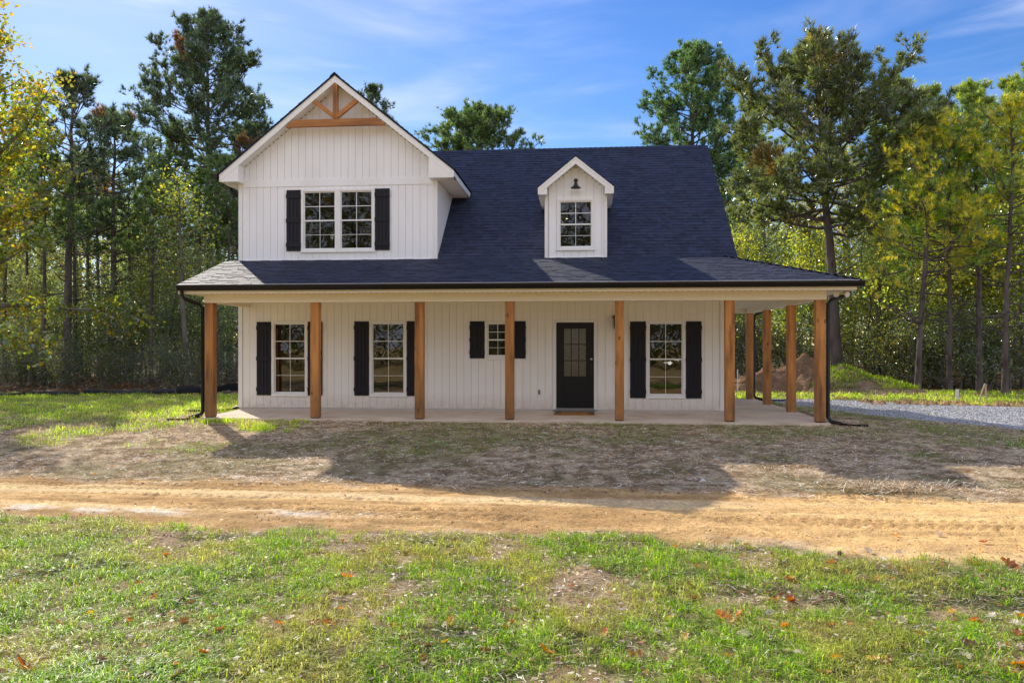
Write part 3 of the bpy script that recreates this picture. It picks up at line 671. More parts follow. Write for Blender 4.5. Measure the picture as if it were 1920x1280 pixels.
for yc, w, d, s in ((9.25, .05, .025, 81), (8.55, .06, .03, 82), (8.0, .04, .02, 83), (7.5, .05, .022, 84), (9.75, .03, .022, 85), (8.75, .03, -.02, 86)):
    wob = .5 * (fbm(GX * .22, GX * 0 + s, s, 3) - .5)
    Z += -d * np.exp(-((GY - yc - wob) / w) ** 2) * road * sstep(.3, .55, fbm(GX * .3, GY * .9, s + 3, 2))
# colour
def mix(a, b, t): return a * (1 - t[..., None]) + b * t[..., None]
c = lambda *v: np.array(v, float)
n_a = fbm(GX * .7, GY * 2.4, 41, 4); n_b = fbm(GX * 5, GY * 5, 42, 4); n_c = fbm(GX * .25, GY * 1.7, 43, 3); n_d = fbm(GX * 18, GY * 18, 44, 2)
soil = mix(c(.50, .30, .125), c(.74, .47, .20), sstep(.35, .68, n_a))
packed = sstep(.5, .68, n_c) * .8
dirt = mix(soil, c(.92, .66, .33), packed)
strk = np.exp(-((GY - 9.2 - .25 * (fbm(GX * .2, GX * 0, 45, 2) - .5)) / .17) ** 2) * sstep(.25, .6, fbm(GX * .3, GY * .6, 46, 2))
dirt = mix(dirt, c(.86, .62, .34), strk * .9)
wht = np.exp(-((GY - 7.72 - .3 * (fbm(GX * .3, GX * 0, 47, 3) - .5)) / .13) ** 2) * sstep(-1.5, -3.2, GX) * sstep(.30, .5, fbm(GX * .8, GY * 3, 48, 3))
dirt = mix(dirt, c(.88, .80, .68), wht * .75 * sstep(.3, .6, n_b))
dirt = mix(dirt, c(.95, .60, .24), sstep(.5, 4, GX) * .65)
dirt = dirt * (.72 + .5 * n_b + .18 * (n_d - .5))[..., None]
thatch = mix(c(.25, .175, .095), c(.60, .465, .30), sstep(.3, .7, n_b)) * (.75 + .5 * n_d)[..., None]
thatch = mix(thatch, c(.15, .15, .05), lawnm * .5)
fgc = mix(c(.38, .28, .165), c(.085, .10, .03), sstep(.42, .62, fbm(GX * 1.6, GY * 1.6, 33, 4)))
fgc = fgc * (.7 + .6 * n_b)[..., None]
forest = mix(c(.10, .07, .045), c(.19, .12, .06), sstep(.3, .7, n_b))
colr = mix(thatch, dirt, np.clip(road + sstep(.1, -.2, np.abs(GY - 8.5) - 1.2), 0, 1))
colr = mix(colr, fgc, fgm)
colr = mix(colr, c(.95, .66, .28), sstep(2.6, .5, GY) * (.75 + .25 * sstep(.35, .6, n_b)))  # bright sand added on unseen ground behind the camera to bounce warm light
colr = mix(colr, forest, np.clip(sstep(23.2, 25, GY) * sstep(-8.3, -9, GX) + sstep(29, 32, GY) * (GX >= -8.3), 0, 1))
soilband = sstep(.9, .3, np.abs(GY - (23.1 + .02 * GX))) * sstep(7.5, 9.5, GX)
colr = mix(colr, c(.42, .26, .14), soilband * sstep(.3, .5, n_b) * .9)
colr = mix(colr, c(.14, .15, .05), sstep(23.3, 24.2, GY) * sstep(30.5, 28.5, GY) * (GX > 3) * .8)
GRV = grav_poly
colr[GRV] = (np.array([.50, .50, .51]) * (.6 + .8 * n_d + .25 * (n_b - .5))[..., None])[GRV]
nx, ny = len(gxs), len(gys)
V = np.stack([GX, GY, Z], -1).reshape(-1, 3); Cc = np.clip(colr, .02, .9).reshape(-1, 3)
ii = (np.arange(ny - 1)[:, None] * nx + np.arange(nx - 1)[None, :]).ravel()
Q = np.stack([ii, ii + 1, ii + nx + 1, ii + nx], -1)
fr = (road.ravel()[ii] > .5) & (np.abs(GX.ravel()[ii]) < 400); fg_ = GRV.ravel()[ii]
# no ground sheet inside the footing of the house
def sub(mask, name, matn):
    q = Q[mask]; u, inv = np.unique(q, return_inverse=True)
    me = npmesh(name, V[u], quads=inv.reshape(-1, 4), tint=Cc[u], dom='POINT', smooth=True)
    return tag(link(name, me, matn), kind='structure')
gm = surf('earth', (1, 1, 1), .95, .08, .28, 22, bump=.9, bscale=55, attr=True, bdist=.02)
gvm = surf('gravel_bed', (1, 1, 1), .9, .15, .6, 34, bump=1.0, bscale=40, attr=True, bdist=.05)
sub(~fr & ~fg_, 'ground', gm); sub(fr & ~fg_, 'dirt_road', gm); sub(fg_, 'gravel_drive', gvm)

# =================================================================== GRASS, STRAW, STONES (uncountable)
def blades(base, h, w, head, lean, tint):
    """curved grass blades: 5 points each"""
    n = len(base); d = np.stack([np.cos(head), np.sin(head), np.zeros(n)], -1); s = np.stack([-np.sin(head), np.cos(head), np.zeros(n)], -1)
    up = np.array([0, 0, 1.0])
    mid = base + d * (lean * h * .35)[:, None] + up * (h * (.62 - .12 * lean))[:, None]
    tip = base + d * (lean * h * 1.0)[:, None] + up * (h * (1.0 - .45 * lean))[:, None]
    sw = s * (w / 2)[:, None]
    v = np.stack([base - sw, base + sw, mid + sw * .8, mid - sw * .8, tip], 1).reshape(-1, 3)
    k = np.arange(n) * 5
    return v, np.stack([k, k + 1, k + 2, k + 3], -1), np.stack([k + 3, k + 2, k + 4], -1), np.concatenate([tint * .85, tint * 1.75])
def zs_at(x, y):
    ix = np.clip(np.searchsorted(gxs, x) - 1, 0, nx - 2); iy = np.clip(np.searchsorted(gys, y) - 1, 0, ny - 2)
    tx = (x - gxs[ix]) / (gxs[ix + 1] - gxs[ix]); ty = (y - gys[iy]) / (gys[iy + 1] - gys[iy])
    return (Z[iy, ix] * (1 - tx) + Z[iy, ix + 1] * tx) * (1 - ty) + (Z[iy + 1, ix] * (1 - tx) + Z[iy + 1, ix + 1] * tx) * ty
def grass(name, label, x0, x1, y0, y1, nclump, per, dens, hr, wr, sig, cols, seed, wmul=None, hfun=None, lay=.0):
    r = np.random.default_rng(seed)
    cx = r.uniform(x0, x1, nclump); cy = y0 + (y1 - y0) * r.uniform(0, 1, nclump) ** 1.25
    keep = r.uniform(0, 1, nclump) < dens(cx, cy); cx, cy = cx[keep], cy[keep]
    k = r.integers(max(2, per // 2), per * 3 // 2, len(cx)); idx = np.repeat(np.arange(len(cx)), k); n = len(idx)
    off = r.normal(0, sig, (n, 2)); bx, by = cx[idx] + off[:, 0], cy[idx] + off[:, 1]
    cs = r.uniform(.55, 1.25, len(cx))[idx]
    h = r.uniform(*hr, n) * cs
    if hfun is not None: h = h * hfun(bx, by)
    w = r.uniform(*wr, n)
    head = np.where(r.uniform(0, 1, n) < .6, np.arctan2(off[:, 1], off[:, 0]) + r.normal(0, .7, n), r.uniform(0, 6.28, n))
    lean = np.clip(r.beta(2, 2.2, n) * 1.5 + lay, 0, 1.7)
    pn = fbm(bx * .8, by * .8, seed, 3); h = h * (.6 + .8 * pn)
    cc = np.array(cols); pick = cc[np.minimum((r.uniform(0, 1, n) ** 1.3 * len(cc)).astype(int), len(cc) - 1)]
    shade = (r.uniform(.5, 1.3, n) * r.uniform(.75, 1.2, len(cx))[idx])[:, None]
    dry = (sstep(.48, .68, fbm(bx * 1.3, by * 1.3, seed + 9, 3)) * .6)[:, None]; pick = pick * (1 - dry) + np.array([.33, .30, .09]) * dry
    base = np.stack([bx, by, zs_at(bx, by) - .006], -1)
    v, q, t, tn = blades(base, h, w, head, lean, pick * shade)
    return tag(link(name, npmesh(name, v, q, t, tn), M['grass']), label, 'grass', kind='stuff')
G1 = [(.145, .26, .022), (.19, .30, .026), (.10, .185, .020), (.25, .33, .036), (.30, .36, .08), (.40, .36, .17)]
def d_fg(x, y):
    _, f, _, _ = masks(x, y)
    p = sstep(.30, .51, fbm(x * 1.5, y * 1.5, 33, 4) + .07 * sstep(1.5, -3, x) + .05 * sstep(5.4, 4.2, y))
    p = p * (.30 + .70 * sstep(.36, .54, fbm(x * 6.5, y * 6.5, 39, 2)))
    return f * (.09 + .91 * p) * (1 - .75 * sstep(3.0, 4.2, x - .8 * fbm(x, y, 40, 2)) * sstep(5.0, 5.8, y)) * (1 - .55 * sstep(1.2, 4.2, x) * sstep(4.9, 6.2, y))
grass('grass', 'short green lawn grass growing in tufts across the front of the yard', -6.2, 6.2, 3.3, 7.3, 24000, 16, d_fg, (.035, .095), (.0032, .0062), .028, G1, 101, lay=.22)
G2 = [(.30, .42, .04), (.24, .38, .035), (.38, .46, .06), (.19, .30, .03), (.50, .45, .17)]
def d_lawn(x, y):
    _, _, s, l = masks(x, y)
    slabm = (x > -8.5) & (x < 5.15) & (y > 16.5) & (y < 24)
    return np.where(slabm | poly_in(x, y, GRAVEL), 0, np.clip(l * .75, .03, 1) * s)
grass('grass', 'patchy yellow-green grass on the open ground beside the house', -24, -7.6, 13.2, 25.2, 9500, 13, d_lawn, (.06, .15), (.006, .012), .09, G2, 102)
G3 = [(.14, .23, .035), (.18, .27, .045), (.24, .28, .08), (.40, .35, .17)]
grass('grass', 'thin dark green grass in the shade before the porch slab', -8, 9, 12.6, 16.55, 5200, 9, lambda x, y: d_lawn(x, y) * .85 + .14 * sstep(.6, .1, np.abs(y - 16.35)), (.035, .09), (.004, .008), .06, G3, 103)
grass('grass', 'bright grass verge beyond the gravel and behind the porch', 3.5, 24, 22.6, 29.5, 5200, 13, lambda x, y: np.where((poly_in(x, y, GRAVEL)) | ((x < 5.3) & (y < 25)), 0, .9 * sstep(.3, .5, fbm(x, y, 34, 3)) * (1 - .75 * sstep(.9, .2, np.abs(y - 23.1 - .02 * x)))), (.06, .16), (.008, .015), .10, G2, 104)
grass('grass', 'weedy grass strip between the gravel drive and the porch corner', 5.2, 10, 14, 23, 2600, 10, lambda x, y: np.where(poly_in(x, y, GRAVEL), .02, .45 * sstep(.4, .6, fbm(x, y, 35, 3))), (.04, .11), (.006, .01), .07, G3, 105)
# taller tufts by the slab corner
grass('grass', 'taller bright grass blades beside the post shadow at the slab corner', -8.9, -5.0, 14.9, 16.5, 300, 14, lambda x, y: sstep(.55, .1, np.abs(y - 16.5 + (x + 8.4) * .42 * (x < -6.5)) ) * (x < -6.4) * .9 + (np.abs(x + 6.3) < .5) * .7, (.09, .2), (.006, .011), .06, G2[:3], 106)
def sticks(name, label, x0, x1, y0, y1, n, dens, lr, wr, cols, seed, cat='straw', lift=.012, curl=.35):
    r = np.random.default_rng(seed)
    x = r.uniform(x0, x1, n); y = r.uniform(y0, y1, n); k = r.uniform(0, 1, n) < dens(x, y); x, y = x[k], y[k]; n = len(x)
    a = r.normal(0, .9, n) + r.choice([0, 3.14], n); l = r.uniform(*lr, n); w = r.uniform(*wr, n); bnd = r.normal(0, curl, n); tilt = r.normal(.04, .13, n)
    d = np.stack([np.cos(a), np.sin(a)], -1); d2 = np.stack([np.cos(a + bnd), np.sin(a + bnd)], -1); s = np.stack([-np.sin(a), np.cos(a)], -1) * (w / 2)[:, None]
    p0 = np.stack([x, y], -1); p1 = p0 + d * (l / 2)[:, None]; p2 = p1 + d2 * (l / 2)[:, None]
    vs = []
    zb = zs_at(x, y)
    for p, dz in ((p0, 0 * l), (p1, np.abs(tilt) * l * .6), (p2, np.abs(tilt) * l * .3)):
        z = zb + lift * r.uniform(.2, 1.3, n) + dz
        for sg in (-1, 1): vs.append(np.concatenate([p + s * sg, (z + sg * w * .25)[:, None]], -1))
    v = np.stack(vs, 1).reshape(-1, 3); k = np.arange(n) * 6
    q = np.concatenate([np.stack([k, k + 1, k + 3, k + 2], -1), np.stack([k + 2, k + 3, k + 5, k + 4], -1)])
    cc = np.array(cols); t = cc[r.integers(0, len(cc), n)] * r.uniform(.6, 1.25, n)[:, None]
    return tag(link(name, npmesh(name, v, q, None, np.concatenate([t, t])), M['straw']), label, cat, kind='stuff')
SC = [(.70, .56, .36), (.54, .40, .235), (.38, .255, .13), (.92, .86, .74), (.26, .165, .085), (.16, .10, .06)]
def d_st(x, y):
    r_, f, s, l = masks(x, y)
    return np.where(poly_in(x, y, GRAVEL) | ((x > -8.5) & (x < 5.15) & (y > 16.5)), 0, s * (1 - .6 * l) * (.35 + .65 * sstep(.35, .6, fbm(x * 1.1, y * 1.1, 36, 3))))
sticks('straw', 'pale dry straw mulch scattered over the yard between the house and the dirt road', -16, 10.5, 9.3, 17.5, 130000, d_st, (.04, .14), (.003, .008), SC, 111, lift=.02)
sticks('straw', 'dry straw bits lying among the lawn tufts', -6, 6, 3.4, 7.8, 70000, lambda x, y: np.clip(masks(x, y)[1] * .8 + .10, 0, 1) * (1 - .9 * masks(x, y)[0]) + .03, (.02, .09), (.0012, .0032), SC, 112)
sticks('straw', 'small heap of raked straw at the edge of the dirt road', 2.9, 5.2, 9.9, 11.0, 5200, lambda x, y: np.exp(-((x - 4.0) / .55) ** 2 - ((y - 10.45) / .25) ** 2), (.08, .26), (.003, .007), SC, 113, lift=.10)
def litter(name, label, x0, x1, y0, y1, n, dens, sr, cols, seed, lift=.004, cat='leaf litter'):
    r = np.random.default_rng(seed)
    x = r.uniform(x0, x1, n); y = r.uniform(y0, y1, n); k = r.uniform(0, 1, n) < dens(x, y); x, y = x[k], y[k]; n = len(x)
    s = r.uniform(*sr, n); a = r.uniform(0, 6.28, n); el = r.uniform(.45, .9, n)
    pts = np.array([(-1, 0), (0, -1), (1, 0), (0, 1)])
    cu = r.normal(0, .35, (n, 4)); v = []
    for j in range(4):
        px, py = pts[j][0] * s, pts[j][1] * s * el
        v.append(np.stack([x + px * np.cos(a) - py * np.sin(a), y + px * np.sin(a) + py * np.cos(a), zs_at(x, y) + lift + s * np.abs(cu[:, j])], -1))
    v = np.stack(v, 1).reshape(-1, 3); k = np.arange(n) * 4
    t = np.concatenate([np.stack([k, k + 1, k + 2], -1), np.stack([k, k + 2, k + 3], -1)])
    cc = np.array(cols); tn = cc[r.integers(0, len(cc), n)] * r.uniform(.6, 1.3, n)[:, None]
    return tag(link(name, npmesh(name, v, None, t, np.concatenate([tn, tn])), M['deadleaf']), label, cat, kind='stuff')
LC = [(.22, .11, .05), (.34, .22, .13), (.48, .38, .28), (.16, .09, .06), (.42, .17, .04)]
litter('leaf_litter', 'small broken brown leaf bits strewn through the lawn and along the road edge', -6, 6.2, 3.4, 8.2, 17000, lambda x, y: np.clip(masks(x, y)[1] + .10, 0, 1) * .7, (.006, .024), LC + [(.70, .60, .46), (.80, .74, .62), (.10, .06, .04)], 121, lift=.014)
litter('leaf_litter', 'brown leaf bits and clods on the straw beside the dirt road', -16, 9, 9.8, 17.5, 9000, lambda x, y: np.where((x > -8.5) & (x < 5.15) & (y > 16.5), 0, .25 + .7 * sstep(.4, .6, fbm(x, y, 37, 3))), (.010, .032), LC, 122)
litter('leaf_litter', 'fallen leaves on the floor of the woods beside the house', -40, 30, 24.5, 46, 16000, lambda x, y: 0 * x + .9, (.04, .10), LC, 123, .01)
def stones(name, label, n, poly, sr, cols, seed, mat, dens=None, cat='gravel'):
    r = np.random.default_rng(seed); P = np.array(poly)
    x = r.uniform(P[:, 0].min(), P[:, 0].max(), n); y = r.uniform(P[:, 1].min(), P[:, 1].max(), n); k = poly_in(x, y, poly)
    if dens is not None: k &= r.uniform(0, 1, n) < dens(x, y)
    x, y = x[k], y[k]; n = len(x)
    o = np.array([(1, 0, 0), (0, 1, 0), (-1, 0, 0), (0, -1, 0), (0, 0, 1), (0, 0, -.6)], float)
    s = r.uniform(*sr, n)[:, None, None] * r.uniform(.55, 1.25, (n, 6, 1)); a = r.uniform(0, 6.28, n)
    v = o[None] * s; vx = v[..., 0] * np.cos(a)[:, None] - v[..., 1] * np.sin(a)[:, None]; vy = v[..., 0] * np.sin(a)[:, None] + v[..., 1] * np.cos(a)[:, None]
    v = np.stack([vx + x[:, None], vy + y[:, None], v[..., 2] * .8 + (zs_at(x, y) + .006)[:, None]], -1).reshape(-1, 3)
    k = (np.arange(n) * 6)[:, None]
    f = np.array([(0, 1, 4), (1, 2, 4), (2, 3, 4), (3, 0, 4), (1, 0, 5), (2, 1, 5), (3, 2, 5), (0, 3, 5)])
    t = (k[:, :, None] + f[None]).reshape(-1, 3)
    cc = np.array(cols); tn = np.repeat(cc[r.integers(0, len(cc), n)] * r.uniform(.6, 1.4, n)[:, None], 8, 0)
    return tag(link(name, npmesh(name, v, None, t, tn), mat), label, cat, kind='stuff')
stones('gravel', 'grey crushed gravel covering the drive beside the porch', 42000, [p for p in GRAVEL if p[0] < 23] + [], (.009, .026), [(1, 1, 1.0), (.75, .75, .76), (1.2, 1.2, 1.2), (.95, .9, .84)], 131, M['stone'])
clod = surf('dirt_clod', (.44, .27, .15), .95, .05, .3, 8, bump=.6, bscale=30, attr=True)
stones('soil_clods', 'reddish soil clods along the verge beyond the gravel', 900, [(8, 22.6), (22, 21.6), (22, 23.4), (8, 24)], (.04, .13), [(1, 1, 1), (.7, .7, .7)], 132, clod, cat='soil')
stones('pebbles', 'small stones and crumbs of earth on the dirt road', 2600, [(-9, 6.6), (9, 6.0), (9, 10.2), (-9, 10.6)], (.004, .012), [(1.6, 1.5, 1.4), (1.3, 1.2, 1.1), (2, 1.9, 1.8)], 133, clod, lambda x, y: .25 + .75 * sstep(.45, .6, fbm(x * 2, y * 4, 38, 3)), cat='pebbles')

# =================================================================== FALLEN OAK LEAVES (one by one)
def oak_leaf_mesh(seed, col, size):
    r = random.Random(seed); n = 15; L = []; Rr = []; Cn = []
    bend = r.uniform(-.5, .5); cup = r.uniform(.3, 1.1); roll = r.uniform(.1, .9); ph = r.uniform(0, 6)
    for i in range(n):
        t = i / (n - 1)
        env = math.sin(math.pi * min(1, t * .9 + .08)) ** .7
        lob = .50 + .50 * abs(math.sin(t * math.pi * 3.4 + .4)) ** 1.0
        wl = .38 * env * lob * r.uniform(.75, 1.2) + .008; wr = .38 * env * (.50 + .50 * abs(math.sin(t * math.pi * 3.4 + .7))) * r.uniform(.75, 1.2) + .008
        x = t - .5; yb = bend * (t - .5) ** 2
        zc = .10 + cup * .35 * (t - .5) ** 2 + .05 * math.sin(ph + 5 * t)
        Cn.append((x, yb, zc - .04)); L.append((x + .12 * wl, yb + wl, zc + roll * wl * r.uniform(.2, .9))); Rr.append((x + .12 * wr, yb - wr, zc + roll * wr * r.uniform(-.1, .8)))
    vs = np.array(L + Cn + Rr) * size; q = []
    for i in range(n - 1): q += [(i, n + i, n + i + 1, i + 1), (n + i, 2 * n + i, 2 * n + i + 1, n + i + 1)]
    rr = np.random.default_rng(seed); t = np.array(col)[None] * rr.uniform(.7, 1.3, (len(q), 1)) * np.array([1, 1, 1])
    return npmesh('oak_leaf', vs, q, None, t, smooth=True)
LCOL = {'bright orange': (.62, .19, .025), 'rust brown': (.30, .10, .03), 'dull brown': (.17, .085, .045), 'pale grey-tan': (.52, .45, .36), 'amber yellow': (.62, .34, .05)}
protos = {k: [oak_leaf_mesh(200 + 10 * i + j, v, 1.0) for j in range(4)] for i, (k, v) in enumerate(LCOL.items())}
def gpt(px, py):
    u = (px - 960) / F; z = -.12
    for _ in range(5):
        d = (CZ - z) * F / (py - HY); x, y = d * (u * CS - SN), d * (u * SN + CS); z = float(zs_at(np.array([x]), np.array([y]))[0])
    return x, y, z
lr = random.Random(5)
BIG = [(1357, 1163, 'bright orange', .17, 'bright orange lobed oak leaf, the most vivid one lying in the grass'), (1022, 1226, 'bright orange', .17, 'orange oak leaf low in the grass straight before the camera'),
       (45, 1258, 'rust brown', .22, 'large rust brown oak leaf at the very corner of the lawn'), (285, 1128, 'bright orange', .13, 'slender orange oak leaf beside a pale twig'),
       (311, 1042, 'bright orange', .13, 'orange oak leaf standing up near the road edge of the lawn'), (648, 1085, 'bright orange', .15, 'twin-lobed orange oak leaf lying in thick green grass'),
       (345, 1170, 'dull brown', .13, 'dark brown cupped oak leaf in thick green grass'), (1297, 1103, 'rust brown', .16, 'rust brown oak leaf with pointed lobes on bare thatch'),
       (1255, 1163, 'amber yellow', .10, 'amber yellow leaf lying near a vivid orange one'), (1472, 1178, 'bright orange', .11, 'narrow orange oak leaf standing on edge in the grass'),
       (1785, 1150, 'amber yellow', .09, 'amber leaf upright in grass by the bare soil'), (875, 1100, 'rust brown', .13, 'rust leaf with amber edges in the middle of the lawn'),
       (616, 1172, 'bright orange', .12, 'thin orange leaf standing upright in the middle of the lawn'), (1370, 1105, 'pale grey-tan', .13, 'pale grey leaf lying flat on the grass near the road'),
       (1628, 1036, 'pale grey-tan', .13, 'pale leaf on the bare soil at the road edge'), (1500, 1232, 'pale grey-tan', .11, 'white-grey curled leaf low in the lawn'),
       (1050, 1108, 'pale grey-tan', .12, 'long pale leaf on the grass below the doorway'), (1830, 1220, 'dull brown', .2, 'large brown curled leaf among several at the lawn corner'),
       (1890, 1060, 'rust brown', .18, 'rust leaf at the edge of the bare soil patch'), (378, 1228, 'rust brown', .13, 'rust brown oak leaf lying on a small bare patch')]
def leaf(px, py, col, size, label, group=None):
    x, y, z = gpt(px, py)
    o = bpy.data.objects.new('oak_leaf', lr.choice(protos[col])); COL.objects.link(o)
    if not o.data.materials: o.data.materials.append(M['deadleaf'])
    o.location = (x, y, z + .012); o.scale = (size,) * 3
    o.rotation_euler = (lr.uniform(-.5, .7), lr.uniform(-.5, .5), lr.uniform(0, 6.28))
    tag(o, label, 'leaf', group)
for b in BIG: leaf(b[0], b[1], b[2], b[3] * .72, b[4], group='fallen oak leaves on the lawn')
LK = list(LCOL)
drift = [(lr.uniform(10, 1910), 1015 + 255 * lr.random()) for _ in range(26)] + [(lr.uniform(1300, 1910), lr.uniform(1040, 1270)) for _ in range(8)]
for i in range(230):
    if i % 4: cx_, cy_ = lr.choice(drift); px = min(1912, max(6, lr.gauss(cx_, 60))); py = min(1277, max(1000, lr.gauss(cy_, 14)))
    else: py = 1000 + 275 * lr.random() ** 1.1; px = lr.uniform(10, 1910)
    k = lr.choices(LK, (2.2, 3, 3.6, 3.2, 1))[0]
    leaf(px, py, k, lr.uniform(.032, .085), {'bright orange': 'small bright orange fallen leaf in the grass', 'rust brown': 'small rust brown fallen oak leaf in the grass', 'dull brown': 'small dull brown withered leaf in the grass', 'pale grey-tan': 'small pale grey-tan dry leaf in the grass', 'amber yellow': 'small amber yellow fallen leaf in the grass'}[k], 'small %s fallen leaves on the lawn' % k)
# =================================================================== TREES
def unit(v): return v / (np.linalg.norm(v, axis=-1, keepdims=True) + 1e-9)
class Wood:
    """trunk and limbs as tapered tubes in one mesh"""
    def __init__(s): s.v = []; s.q = []; s.t = []; s.n = 0
    def tube(s, pts, rad, k=6, tint=(1, 1, 1)):
        pts = np.asarray(pts, float); m = len(pts); d = unit(np.gradient(pts, axis=0))
        ref = np.where(np.abs(d[:, 2:3]) > .92, np.array([[1., 0, 0]]), np.array([[0, 0, 1.]]))
        a = unit(np.cross(d, ref)); b = np.cross(a, d); q = np.arange(k) * 2 * math.pi / k
        ring = pts[:, None] + (a[:, None] * np.cos(q)[None, :, None] + b[:, None] * np.sin(q)[None, :, None]) * np.asarray(rad)[:, None, None]
        i = np.arange(m - 1)[:, None] * k + np.arange(k)[None]; j = np.arange(m - 1)[:, None] * k + (np.arange(k)[None] + 1) % k
        s.v.append(ring.reshape(-1, 3)); s.q.append(np.stack([i, j, j + k, i + k], -1).reshape(-1, 4) + s.n); s.n += m * k
        s.t.append(np.tile(np.array(tint), ((m - 1) * k, 1)))
    def mesh(s, name): return npmesh(name, np.concatenate(s.v), np.concatenate(s.q), None, np.concatenate(s.t), smooth=True)
def curve(p, d, L, r, n=6, up=.0, wob=.12, drop=0.0):
    """bending limb from p along d"""
    pts = [np.array(p, float)]; d = unit(np.array(d, float))
    for i in range(n):
        d = unit(d + r.normal(0, wob, 3) + np.array([0, 0, up - drop * (i < n / 2)]))
        pts.append(pts[-1] + d * L / n)
    return np.array(pts)
def tufts(P, D, r, ln=(.18, .30), w=.03, k=12, cols=None, spread=.9, colmix=None):
    """needle tufts: k thin triangles at every point, fanned about direction D"""
    n = len(P); d = unit(np.repeat(D, k, 0) + r.normal(0, spread, (n * k, 3)) * .62 + np.array([0, 0, .18])); p = np.repeat(P, k, 0)
    l = r.uniform(*ln, n * k)[:, None]; s = unit(np.cross(d, r.normal(0, 1, (n * k, 3)))) * (w / 2)
    v = np.stack([p - s, p + s, p + d * l], 1).reshape(-1, 3)
    cc = np.array(cols); ci = r.integers(0, len(cc), n) if colmix is None else colmix
    t = np.repeat(cc[ci] * r.uniform(.7, 1.3, (n, 1)), k, 0) * r.uniform(.8, 1.2, (n * k, 1))
    return v, t
def pine(seed, H, r0, cb, rad, nb, cols, lean=(0, 0), dead=8, asym=None, tl=(.2, .34), tw=.04, dens=1.0, up=.10, ptop=.55, browns=.02, fork=False):
    """loblolly pine: cb crown base (m), rad(t) limb reach at crown height fraction t"""
    r = np.random.default_rng(seed); wd = Wood()
    nz = 14; z = np.linspace(0, H, nz); wob = np.cumsum(r.normal(0, .05, (nz, 2)), 0) * (z / H)[:, None]
    tp = np.stack([lean[0] * (z / H) ** 1.2 + wob[:, 0], lean[1] * (z / H) + wob[:, 1], z], -1)
    tr = r0 * (1 - z / H) ** .8 * .92 + .025; tr[0] *= 1.25
    wd.tube(tp, tr, 10)
    at_z = lambda h: np.array([np.interp(h, z, tp[:, i]) for i in range(3)])
    P = []; D = []; B = []
    for i in range(nb):
        t = (i + r.uniform(0, 1)) / nb; t = t ** .9; h = cb + (H - cb) * t; az = i * 2.399 + r.normal(0, .35)
        L = rad(t) * r.uniform(.65, 1.12)
        if asym is not None: L *= asym(az, t)
        if L < .25: continue
        el = -.12 + 1.05 * t ** 1.4 + r.normal(0, .14)
        rise = math.sin(min(1.5, max(el, .05) + .48)) * L; lim = (H - h) * .95 + .15
        if rise > lim: L *= lim / rise
        b = at_z(h); d = np.array([math.cos(az) * math.cos(el), math.sin(az) * math.cos(el), math.sin(el)])
        c = curve(b, d, L, r, 7, up=up, wob=.10, drop=.03); br = np.interp(h, z, tr)
        wd.tube(c, np.linspace(min(br * .5, .03 + .017 * L), .012, len(c)), 5)
        ns = max(4, int(L * 4.2 * dens))
        brown = r.uniform() < browns
        for j in range(ns):
            f = 1 - (1 - (.34 if L > 1.2 else .1)) * r.uniform(0, 1) ** 1.3 if L > .8 else r.uniform(.3, 1)
            k = f * (len(c) - 1); k0 = min(int(k), len(c) - 2); q = c[k0] + (c[k0 + 1] - c[k0]) * (k - k0); dd = unit(c[k0 + 1] - c[k0])
            sd = unit(dd * .7 + r.normal(0, .65, 3) + np.array([0, 0, .25])); sl = r.uniform(.35, .95) * min(1, .45 + L * .2)
            e = curve(q, sd, sl, r, 3, up=.16, wob=.16)
            if r.uniform() < .6: wd.tube(e, [.014, .011, .009, .006], 3)
            m = r.integers(5, 10)
            for _ in range(m):
                g = r.uniform(.45, 1.0); kk = g * 3; k1 = min(int(kk), 2)
                P.append(e[k1] + (e[k1 + 1] - e[k1]) * (kk - k1) + r.normal(0, .10, 3)); D.append(unit(e[k1 + 1] - e[k1])); B.append(brown)
            P.append(e[-1]); D.append(unit(e[-1] - e[-2])); B.append(brown)
    for _ in range(10):
        P.append(tp[-1] + r.normal(0, .15, 3)); D.append(np.array([0, 0, 1.])); B.append(False)
    for i in range(dead):           # bare limbs under the crown
        h = cb * r.uniform(.45, 1.0); az = r.uniform(0, 6.28); L = r.uniform(.5, 2.4); el = r.normal(.12, .25)
        c = curve(at_z(h), (math.cos(az), math.sin(az), el), L, r, 5, up=.04, wob=.16)
        wd.tube(c, np.linspace(.035, .008, len(c)), 4, (.9, .9, .9))
        for _ in range(3):
            q = c[r.integers(2, 5)]; wd.tube(curve(q, unit(c[-1] - c[0]) + r.normal(0, .6, 3), L * .35, r, 3, wob=.2), [.012, .009, .007, .004], 3)
    P = np.array(P); D = np.array(D); B = np.array(B)
    ci = r.integers(0, len(cols) - 1, len(P)); ci[B] = len(cols) - 1
    v, t = tufts(P, D, r, tl, tw, 13, cols, colmix=ci)
    return wd.mesh('pine_trunk'), npmesh('pine_crown', v, None, np.arange(len(v)).reshape(-1, 3), t)
